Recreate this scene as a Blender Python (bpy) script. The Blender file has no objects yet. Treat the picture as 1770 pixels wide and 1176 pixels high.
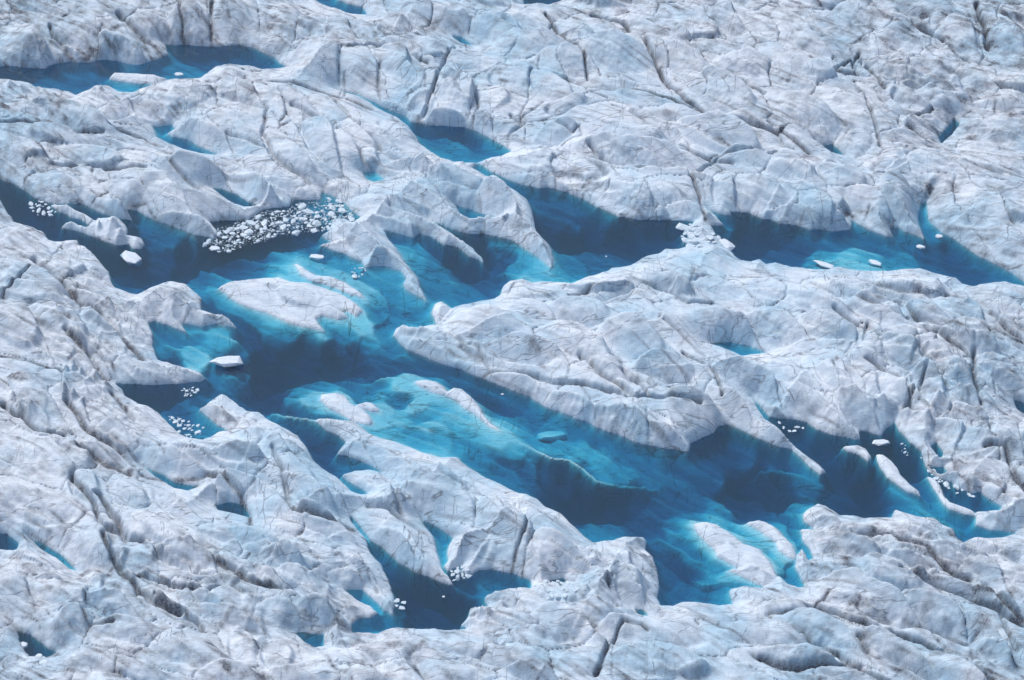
import bpy, math, random
import numpy as np

# ------------------------------------------------------------------ camera, sky, sun, exposure
scene = bpy.context.scene
PITCH = math.radians(38.0)
CAM_H = 257.0
LENS = 100.0
cam_data = bpy.data.cameras.new("camera")
cam_data.lens = LENS
cam_data.sensor_width = 36.0
cam_data.clip_start = 1.0
cam_data.clip_end = 5000.0
cam = bpy.data.objects.new("camera", cam_data)
cam.location = (0.0, 0.0, CAM_H)
cam.rotation_euler = (math.pi / 2 - PITCH, 0.0, 0.0)
scene.collection.objects.link(cam)
scene.camera = cam

SUN_EL, SUN_AZ = math.radians(54.0), math.radians(-42.0)     # azimuth clockwise from +Y
world = bpy.data.worlds.new("World")
scene.world = world
world.use_nodes = True
wn = world.node_tree.nodes
wl = world.node_tree.links
sky = wn.new("ShaderNodeTexSky")
sky.sky_type = 'NISHITA'
sky.sun_disc = False
sky.sun_elevation = SUN_EL
sky.sun_rotation = SUN_AZ
sky.air_density = 1.0
sky.dust_density = 1.0
bg = wn["Background"]
bg.inputs["Strength"].default_value = 0.095
wl.new(sky.outputs["Color"], bg.inputs["Color"])

sun_data = bpy.data.lights.new("sun", 'SUN')
sun_data.energy = 2.6
sun_data.angle = math.radians(20.0)
sun_data.color = (1.0, 0.97, 0.94)
sun = bpy.data.objects.new("sun", sun_data)
dx, dy, dz = math.sin(SUN_AZ) * math.cos(SUN_EL), math.cos(SUN_AZ) * math.cos(SUN_EL), math.sin(SUN_EL)
from mathutils import Vector
sun.rotation_euler = Vector((dx, dy, dz)).to_track_quat('Z', 'Y').to_euler()
sun.location = (0, 300, 120)
scene.collection.objects.link(sun)

scene.view_settings.view_transform = 'Standard'
scene.view_settings.look = 'None'
scene.view_settings.gamma = 1.0
scene.view_settings.exposure = 0.2
scene.cycles.use_denoising = True
scene.cycles.max_bounces = 8
scene.cycles.diffuse_bounces = 3
scene.cycles.glossy_bounces = 2
scene.cycles.transparent_max_bounces = 12
scene.cycles.volume_bounces = 1

rng = np.random.default_rng(11)
random.seed(5)
CP, SP = math.cos(PITCH), math.sin(PITCH)

def ground(u, v, z=0.0):
    """place on the plane at height z that is seen at photograph position (u, v)"""
    a = (u - 885.0) / 1770.0 * 36.0 / LENS
    b = (588.0 - v) / 1770.0 * 36.0 / LENS
    fy, fz = CP + b * SP, -SP + b * CP
    t = (z - CAM_H) / fz
    return a * t, fy * t

def gpts(pts, z=0.0):
    return np.array([ground(u, v, z) for u, v in pts])

# ------------------------------------------------------------------ survey of the place
W_MAIN = [(-40,300),(0,312),(30,325),(70,343),(95,350),(140,350),(155,357),(175,370),(200,379),(225,383),(216,362),(235,363),(250,372),(280,385),(310,395),(340,405),(372,413),(379,408),(368,392),(362,384),(395,383),(430,380),(455,363),(497,361),(506,350),(555,347),(560,333),(585,342),(597,350),(605,362),(622,376),(608,385),(595,378),(576,378),(570,400),(558,408),(576,420),(553,424),(580,432),(600,437),(625,450),(632,463),(660,462),(690,470),(700,482),(695,492),(703,502),(722,512),(735,520),(730,505),(724,495),(720,480),(706,467),(697,460),(688,445),(680,428),(670,412),(664,397),(700,408),(710,412),(722,405),(742,410),(770,425),(790,428),(815,440),(840,453),(836,445),(815,425),(790,410),(760,392),(745,381),(775,393),(810,403),(860,411),(885,420),(905,430),(930,443),(951,460),(950,430),(945,420),(930,402),(928,390),(917,360),(907,344),(895,336),(878,323),(856,312),(836,302),(816,290),(826,281),(850,295),(880,309),(900,318),(930,325),(945,323),(980,332),(1000,340),(1030,357),(1050,366),(1075,375),(1100,380),(1125,379),(1180,383),(1200,386),(1185,400),(1190,412),(1178,418),(1190,423),(1172,430),(1150,432),(1140,440),(1110,450),(1090,461),(1055,463),(1047,468),(1010,478),(985,491),(965,488),(940,486),(925,489),(905,484),(882,488),(866,498),(858,512),(848,517),(820,520),(795,525),(779,531),(765,556),(755,562),(735,567),(720,568),(702,563),(688,569),(681,577),(690,592),(702,605),(725,615),(765,630),(800,638),(850,660),(890,675),(912,682),(945,702),(985,718),(1010,728),(1055,748),(1100,763),(1150,776),(1180,780),(1192,782),(1196,767),(1212,755),(1232,746),(1242,737),(1262,737),(1285,748),(1310,760),(1345,772),(1370,775),(1385,790),(1400,806),(1418,819),(1427,815),(1415,803),(1390,784),(1370,768),(1345,743),(1322,727),(1305,700),(1300,690),(1312,700),(1330,722),(1350,727),(1370,728),(1395,735),(1410,745),(1440,755),(1480,762),(1490,760),(1485,746),(1500,745),(1522,752),(1527,742),(1543,724),(1550,735),(1560,750),(1575,766),(1595,780),(1603,803),(1612,815),(1625,825),(1645,834),(1655,845),(1680,855),(1692,850),(1712,863),(1732,875),(1725,882),(1690,884),(1690,905),(1720,915),(1765,919),(1740,928),(1690,932),(1670,940),(1657,930),(1650,915),(1630,908),(1610,895),(1585,892),(1560,885),(1545,880),(1540,895),(1500,897),(1480,890),(1455,890),(1430,875),(1415,872),(1395,882),(1385,890),(1385,900),(1408,917),(1380,918),(1385,935),(1398,948),(1410,965),(1400,968),(1385,950),(1378,962),(1375,975),(1382,990),(1390,1012),(1380,1016),(1362,1010),(1345,995),(1338,1005),(1320,1020),(1290,1018),(1265,1022),(1270,1047),(1245,1048),(1200,1042),(1175,1042),(1160,1048),(1140,1045),(1135,1030),(1140,1010),(1138,990),(1133,965),(1120,955),(1122,940),(1115,932),(1080,930),(1060,936),(1028,938),(1010,925),(985,905),(970,890),(945,880),(930,865),(910,855),(895,853),(840,830),(815,812),(795,790),(760,790),(720,780),(690,768),(660,760),(640,752),(622,738),(600,728),(570,725),(545,728),(565,742),(585,750),(601,762),(592,775),(590,782),(605,785),(625,795),(662,817),(640,814),(615,815),(593,824),(610,838),(634,853),(620,856),(605,850),(592,835),(580,825),(560,810),(545,795),(535,775),(515,755),(490,745),(460,728),(450,717),(430,712),(405,692),(388,683),(372,692),(355,703),(345,710),(360,720),(380,735),(398,746),(375,748),(358,757),(350,760),(325,757),(310,748),(290,732),(270,715),(250,703),(235,700),(215,685),(212,672),(200,661),(225,662),(260,662),(320,660),(350,658),(362,652),(350,643),(330,637),(300,632),(268,622),(260,600),(262,575),(257,555),(270,552),(290,560),(325,573),(312,556),(330,560),(355,566),(380,562),(410,568),(400,555),(380,550),(350,540),(345,530),(345,518),(330,503),(320,490),(295,487),(280,490),(255,500),(235,510),(225,508),(200,495),(195,485),(190,467),(170,450),(150,430),(137,425),(135,418),(105,418),(90,415),(75,403),(60,397),(30,388),(20,385),(10,365),(0,345),(-40,320)]
W_A = [(-30,118),(0,118),(12,115),(40,118),(75,122),(85,115),(110,108),(125,106),(160,108),(170,103),(200,106),(232,112),(250,111),(270,105),(290,97),(285,87),(283,80),(330,78),(380,80),(410,78),(445,84),(460,91),(477,99),(485,110),(497,117),(480,121),(455,121),(435,114),(400,112),(375,119),(360,129),(345,134),(300,136),(285,141),(268,149),(240,156),(228,163),(205,160),(188,148),(165,149),(150,158),(130,167),(118,160),(95,153),(70,152),(50,145),(30,141),(0,138),(-30,138)]
W_C = [(582,154),(600,159),(620,165),(632,171),(650,178),(680,193),(703,201),(712,210),(740,216),(805,223),(830,232),(857,245),(882,261),(865,270),(848,274),(822,284),(790,284),(760,273),(745,262),(727,248),(722,235),(708,218),(690,206),(670,197),(655,190),(640,180),(618,168),(600,163)]
W_M = [(610,893),(622,908),(640,932),(660,945),(690,970),(720,990),(750,1003),(768,1011),(782,1013),(775,995),(765,982),(758,965),(750,950),(745,930),(735,912),(727,898),(745,905),(782,927),(775,940),(772,950),(776,965),(768,975),(775,985),(790,978),(803,970),(800,985),(810,992),(830,983),(850,985),(870,990),(892,997),(912,1006),(915,1019),(880,1020),(860,1022),(838,1030),(835,1040),(845,1050),(810,1058),(805,1075),(800,1083),(812,1091),(775,1092),(740,1088),(710,1085),(680,1087),(650,1096),(620,1097),(603,1095),(600,1080),(615,1070),(640,1068),(655,1060),(640,1050),(615,1035),(600,1020),(632,1022),(645,1035),(665,1055),(683,1064),(680,1030),(676,1005),(662,975),(640,955),(634,945),(632,930),(618,915),(606,898)]
W_N = [(1220,360),(1240,370),(1265,372),(1262,365),(1300,367),(1320,378),(1333,380),(1345,388),(1370,390),(1400,397),(1420,395),(1440,400),(1468,398),(1472,380),(1480,388),(1500,398),(1530,407),(1542,408),(1538,394),(1555,392),(1570,400),(1590,408),(1602,415),(1595,395),(1590,380),(1596,355),(1606,350),(1612,385),(1630,405),(1650,415),(1665,425),(1690,440),(1710,450),(1740,465),(1755,475),(1775,490),(1800,505),(1800,512),(1765,497),(1740,490),(1720,490),(1695,493),(1680,496),(1660,490),(1650,478),(1625,473),(1605,470),(1590,465),(1560,465),(1540,468),(1500,467),(1470,465),(1450,462),(1430,466),(1400,468),(1370,465),(1345,458),(1330,460),(1320,453),(1300,455),(1280,452),(1270,444),(1240,410),(1230,393),(1250,391),(1238,378)]
SMALL = [
 [(535,-20),(541,0),(575,17),(605,24),(632,27),(625,14),(600,8),(585,0),(580,-20)],
 [(900,-15),(985,-15),(970,3),(950,9),(930,7),(905,9)],
 [(367,325),(385,328),(410,338),(432,352),(446,357),(425,359),(405,353),(390,343)],
 [(244,804),(265,818),(300,834),(344,841),(325,847),(300,843),(270,829)],
 [(374,877),(400,872),(425,879),(437,898),(400,891),(378,886)],
 [(-20,924),(15,926),(34,940),(28,952),(10,955),(-20,953)],
 [(55,932),(80,940),(105,958),(132,991),(118,985),(98,965),(70,946)],
 [(24,1088),(50,1094),(75,1114),(97,1126),(85,1132),(50,1132),(36,1116)],
 [(1228,596),(1260,594),(1285,599),(1310,603),(1332,610),(1300,614),(1285,619),(1265,611)],
 [(268,219),(300,217),(307,225),(292,234),(300,239),(330,244),(365,262),(378,269),(350,267),(320,261),(295,251),(273,241)],
 [(784,354),(810,359),(840,369),(864,377),(845,377),(825,380),(810,376),(795,369)],
 [(624,299),(650,296),(667,312),(645,316),(630,311)],
 [(782,61),(800,62),(818,76),(800,73)],
 [(503,1094),(530,1096),(553,1098),(556,1113),(540,1117),(520,1109)],
 [(1750,690),(1775,698),(1800,705),(1800,722),(1775,718),(1758,709)],
 [(1649,203),(1657,213),(1643,236),(1628,251),(1624,240),(1639,220)],
 [(1418,251),(1440,249),(1456,264),(1462,271),(1435,263)],
 [(1612,773),(1622,766),(1632,782),(1628,790)],
 [(1610,806),(1632,803),(1640,815),(1625,818)],
 [(1095,1050),(1110,1052),(1120,1063),(1105,1062)],
 [(945,1005),(970,1000),(985,1012),(960,1018)],
]
L_ISL = [
 ("slab", [(192,134),(200,124),(225,125),(260,130),(290,137),(270,148),(230,142),(205,137)]),
 ("sliver", [(90,352),(105,355),(120,353),(140,368),(155,380),(162,385),(165,377),(172,382),(190,377),(205,385),(215,397),(218,413),(245,417),(250,425),(245,432),(232,430),(222,425),(200,427),(180,422),(150,410),(125,400),(105,393),(112,386),(130,390),(145,397),(150,392),(135,380),(115,370),(95,358)]),
 ("shoal_west", [(378,500),(400,491),(440,485),(478,480),(497,485),(530,488),(560,498),(590,510),(612,525),(625,540),(615,548),(600,540),(588,535),(600,550),(585,552),(560,545),(545,550),(556,572),(530,567),(500,560),(480,552),(462,543),(440,535),(415,525),(395,512)]),
 ("shoal_crest", [(505,458),(520,462),(545,474),(575,478),(600,490),(620,505),(628,516),(610,512),(585,500),(560,490),(535,482),(515,470)]),
 ("knob", [(750,526),(762,521),(775,529),(785,535),(770,562),(755,556),(747,540)]),
 ("hump", [(552,682),(575,678),(590,683),(602,697),(625,708),(638,722),(643,735),(630,735),(610,730),(590,718),(565,705),(553,692)]),
 ("humplet", [(612,700),(630,696),(645,699),(656,713),(640,712),(625,706)]),
 ("blade", [(720,662),(740,660),(755,663),(768,671),(773,681),(785,674),(800,677),(813,690),(825,705),(840,725),(862,743),(850,738),(825,720),(800,708),(785,695),(768,685),(750,680),(730,670)]),
 ("east_hump", [(1200,906),(1218,903),(1238,903),(1258,914),(1290,940),(1312,948),(1325,965),(1338,990),(1345,1003),(1330,1018),(1318,1014),(1290,1001),(1262,988),(1280,986),(1260,973),(1244,964),(1239,951),(1216,927)]),
 ("east_crest", [(1290,902),(1312,899),(1322,905),(1335,915),(1350,930),(1365,942),(1377,957),(1375,964),(1362,960),(1347,952),(1335,937),(1315,920),(1298,908)]),
 ("bar", [(1513,790),(1525,789),(1545,802),(1560,822),(1575,838),(1588,850),(1587,856),(1570,850),(1550,835),(1535,828),(1520,812),(1515,800)]),
 ("bar_small", [(1455,775),(1480,772),(1498,780),(1505,795),(1498,802),(1480,788),(1465,783)]),
 ("rim", [(1605,823),(1615,828),(1622,840),(1628,860),(1640,870),(1665,877),(1685,884),(1690,890),(1670,888),(1640,880),(1628,872),(1620,860),(1612,845)]),
]
DEPTHS = [(30,130,9),(115,135,4),(185,118,9),(150,150,4),(240,150,2),(260,120,4),(340,105,6),(400,100,5),(470,110,5),(320,125,3),
 (590,12,4),(620,22,5),(760,235,6),(800,240,5.5),(830,258,4.5),(790,270,2.5),(750,255,3),(700,207,4),(650,185,4),(845,262,3),
 (930,350,4.5),(980,380,4.5),(1020,410,8),(1000,440,12),(960,430,9),(1080,420,9),(1150,410,7),(1060,385,5),(1130,385,4.5),(1010,395,4),(1020,460,4),(985,470,3),(965,480,2),(930,470,1.2),(915,440,1.5),
 (690,410,5),(720,430,5),(760,440,8),(800,460,12),(840,480,12),(870,460,6),(860,440,4),(880,420,4),(800,408,4),(700,440,1.5),(720,460,2),(740,480,3),(760,500,3),(810,510,3.5),(850,500,5),(770,520,2.5),(900,460,2),
 (640,500,1.8),(660,520,2.2),(700,530,2),(680,545,3),(650,560,4),(700,555,3),(740,560,2.5),
 (40,335,12),(20,350,12),(100,390,8),(180,380,10),(250,385,9),(130,410,9),(180,470,14),(220,470,13),(260,400,3.5),(310,405,3),(290,420,4),(330,420,3.5),(280,460,6),(320,450,10),(360,450,10),(420,440,12),(480,440,9),(540,420,6),(560,440,4),(600,440,5),(400,480,6),(430,470,5),(360,490,4),(330,480,10),(220,510,5),(240,480,8),(500,400,4),(450,410,8),(560,380,2.5),
 (480,460,3),(520,465,2),(560,470,1.5),(600,480,1.2),(580,460,1.8),(620,460,2),(640,575,.7),(620,560,.8),
 (400,540,7),(430,600,7),(440,560,6),(500,590,5),(470,570,4.5),(450,640,10),(520,640,12),(580,650,13),(620,640,10),(560,600,5),(600,600,5),(640,610,5),(680,620,6),(660,590,4),(700,640,7),(760,650,8),(740,640,7),(800,670,7),(860,700,7),(830,710,8),(900,740,3),(880,690,5),(960,740,3),(450,680,12),(420,660,9),(370,660,6),(300,680,11),(260,690,11),(330,720,4),(350,735,3),(310,730,5),(500,660,12),(480,710,8),(430,620,5),(400,645,3),(290,600,4),(330,620,1),(350,630,.8),(340,585,3.5),(390,590,1.5),
 (520,740,8),(560,770,8),(575,790,6),(600,800,3.5),(570,815,6),(620,840,4),
 (530,700,2),(510,690,3),(580,700,1.5),(640,700,4),(660,680,2),(620,685,5),(700,680,1.6),(720,700,1.2),(660,695,8),(700,710,6),(740,725,3.5),(660,720,1.3),(700,740,1.3),(740,745,1),(760,760,1.5),(720,760,2),(800,760,2.2),(790,740,2.5),(850,770,2.2),(830,800,3),(900,790,3),(880,830,4),(950,830,8),(920,820,5),(1000,870,12),(1030,890,13),(980,850,9),(1060,890,10),
 (1000,790,2),(960,780,2),(1040,800,2.2),(1080,820,3),(1050,825,2.5),(1100,800,4),(1150,800,4),(1180,820,4.5),(1130,830,4),(1150,870,5),(1180,880,5),(1100,880,8),(1120,900,6),(930,720,4),(1000,740,4),(1050,765,4),(1120,785,4.5),
 (1230,780,6),(1260,770,6),(1290,800,5),(1230,830,5),(1300,840,12),(1340,850,11),(1280,860,12),(1330,810,6),(1380,810,5),(1400,850,5),(1360,890,10),(1300,890,8),(1240,890,3.5),(1260,880,8),
 (1390,770,7),(1430,790,8),(1470,830,9),(1490,860,12),(1520,870,13),(1450,870,8),(1500,800,8),(1530,780,9),(1560,790,10),(1590,830,12),(1600,870,6),(1590,880,4),(1620,890,3.5),(1650,880,5),(1540,760,6),(1570,860,6),(1640,850,5),(1670,865,6),(1660,905,4),(1700,915,4),(1740,920,3.5),(1380,890,3),
 (1050,925,3.5),(1120,920,7),(1160,930,5),(1170,960,6),(1180,980,10),(1200,1000,9),(1150,950,8),(1200,930,3.4),(1230,950,3),(1180,915,4),(1230,970,3.6),(1250,990,4.5),(1280,1000,3.5),(1290,985,2),(1220,1030,4),(1170,1025,4.5),(1150,1010,6),(1250,1030,3),(1290,960,3.4),
 (660,960,6),(720,1010,7),(700,1000,7),(760,1050,13),(720,1050,10),(740,1080,8),(780,1070,12),(650,1075,4),(680,1075,4),(820,1010,3.5),(860,1005,4.5),(890,1010,5),(800,1020,5),(760,945,3),(745,925,5),(780,975,2.5),
 (1240,385,4),(1260,400,4),(1300,380,8),(1340,390,9),(1290,420,8),(1320,430,8),(1350,410,6),(1380,430,5),(1400,415,4),(1440,430,3.5),(1430,450,2),(1470,450,1.2),(1500,450,1.5),(1500,420,4),(1540,430,3.2),(1560,450,2.5),(1580,430,4),(1600,440,5),(1620,450,5),(1650,450,6),(1680,460,6),(1700,470,5),(1740,480,4),(1610,400,3),(1620,420,3.5),(1350,450,5),
 (405,340,6),(290,838,6),(400,880,8),(10,940,7),(90,955,6),(60,1115,10),(1270,605,2.6),(285,228,2.6),(335,255,4),(825,372,3.5),(640,305,1.6),(1640,228,14),(1440,258,9)]
# drowned crests: (u, v, depth) along the crest, fall-off on the far side, on the near side
CRESTS = [
 ([(640,662,2.0),(680,654,.7),(715,657,.4),(740,668,.3)], 1.0, 3.5),
 ([(845,737,.2),(895,763,.35),(925,778,.4),(955,793,.35),(985,797,.5),(1010,812,.6),(1030,830,.9),(1075,842,1.6),(1130,850,3)], 1.3, 1.0),
 ([(690,614,1.5),(740,632,3),(790,656,3.2),(830,667,3.2),(870,690,3.5)], 1.2, 1.2),
 ([(470,717,1.2),(500,722,.5),(548,729,.2)], 1.5, 1.2),
 ([(1140,936,3),(1180,955,2.4),(1200,972,2.2),(1250,985,2.0),(1310,1012,1.6)], 2.5, 1.0),
 ([(1310,812,4),(1350,812,3),(1385,822,2.4),(1415,838,3)], 1.0, 2.0),
 ([(1540,845,2),(1570,862,1.6),(1600,890,1.8),(1630,905,1.6)], 1.0, 2.0),
 ([(285,597,1.6),(325,610,.7),(365,622,.4),(385,628,.6)], .8, 1.6),
 ([(325,572,1.4),(375,578,1.0),(412,592,1.4)], .9, 1.4),
 ([(360,505,2.0),(420,500,.6),(470,492,.4)], 1.2, 3.0),
 ([(470,455,2),(505,460,.4)], 1.0, 2.5),
 ([(600,545,.5),(640,572,.5),(656,592,1.2)], 1.2, 3.0),
 ([(905,425,1.2),(930,455,.8),(953,472,.6)], .8, 1.0),
 ([(410,640,2.2),(430,650,3),(425,662,4)], 1.0, 2.0),
 ([(860,420,2.0),(890,428,1.2),(905,445,1.4)], 1.0, 1.5),
 ([(712,414,1.5),(735,440,2.2),(770,470,2.6),(785,490,2.6)], 1.0, 1.4),
 ([(1430,455,1.0),(1480,452,.6),(1520,462,.5)], 1.2, 1.5),
 ([(1290,925,2),(1330,950,2.2),(1355,975,1.6)], 1.0, 1.2),
]
DS = 0.45
DEPTHS = [(u, v, d * DS) for u, v, d in DEPTHS]
CRESTS = [([(u, v, d * DS) for u, v, d in p], a, b) for p, a, b in CRESTS]
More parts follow.
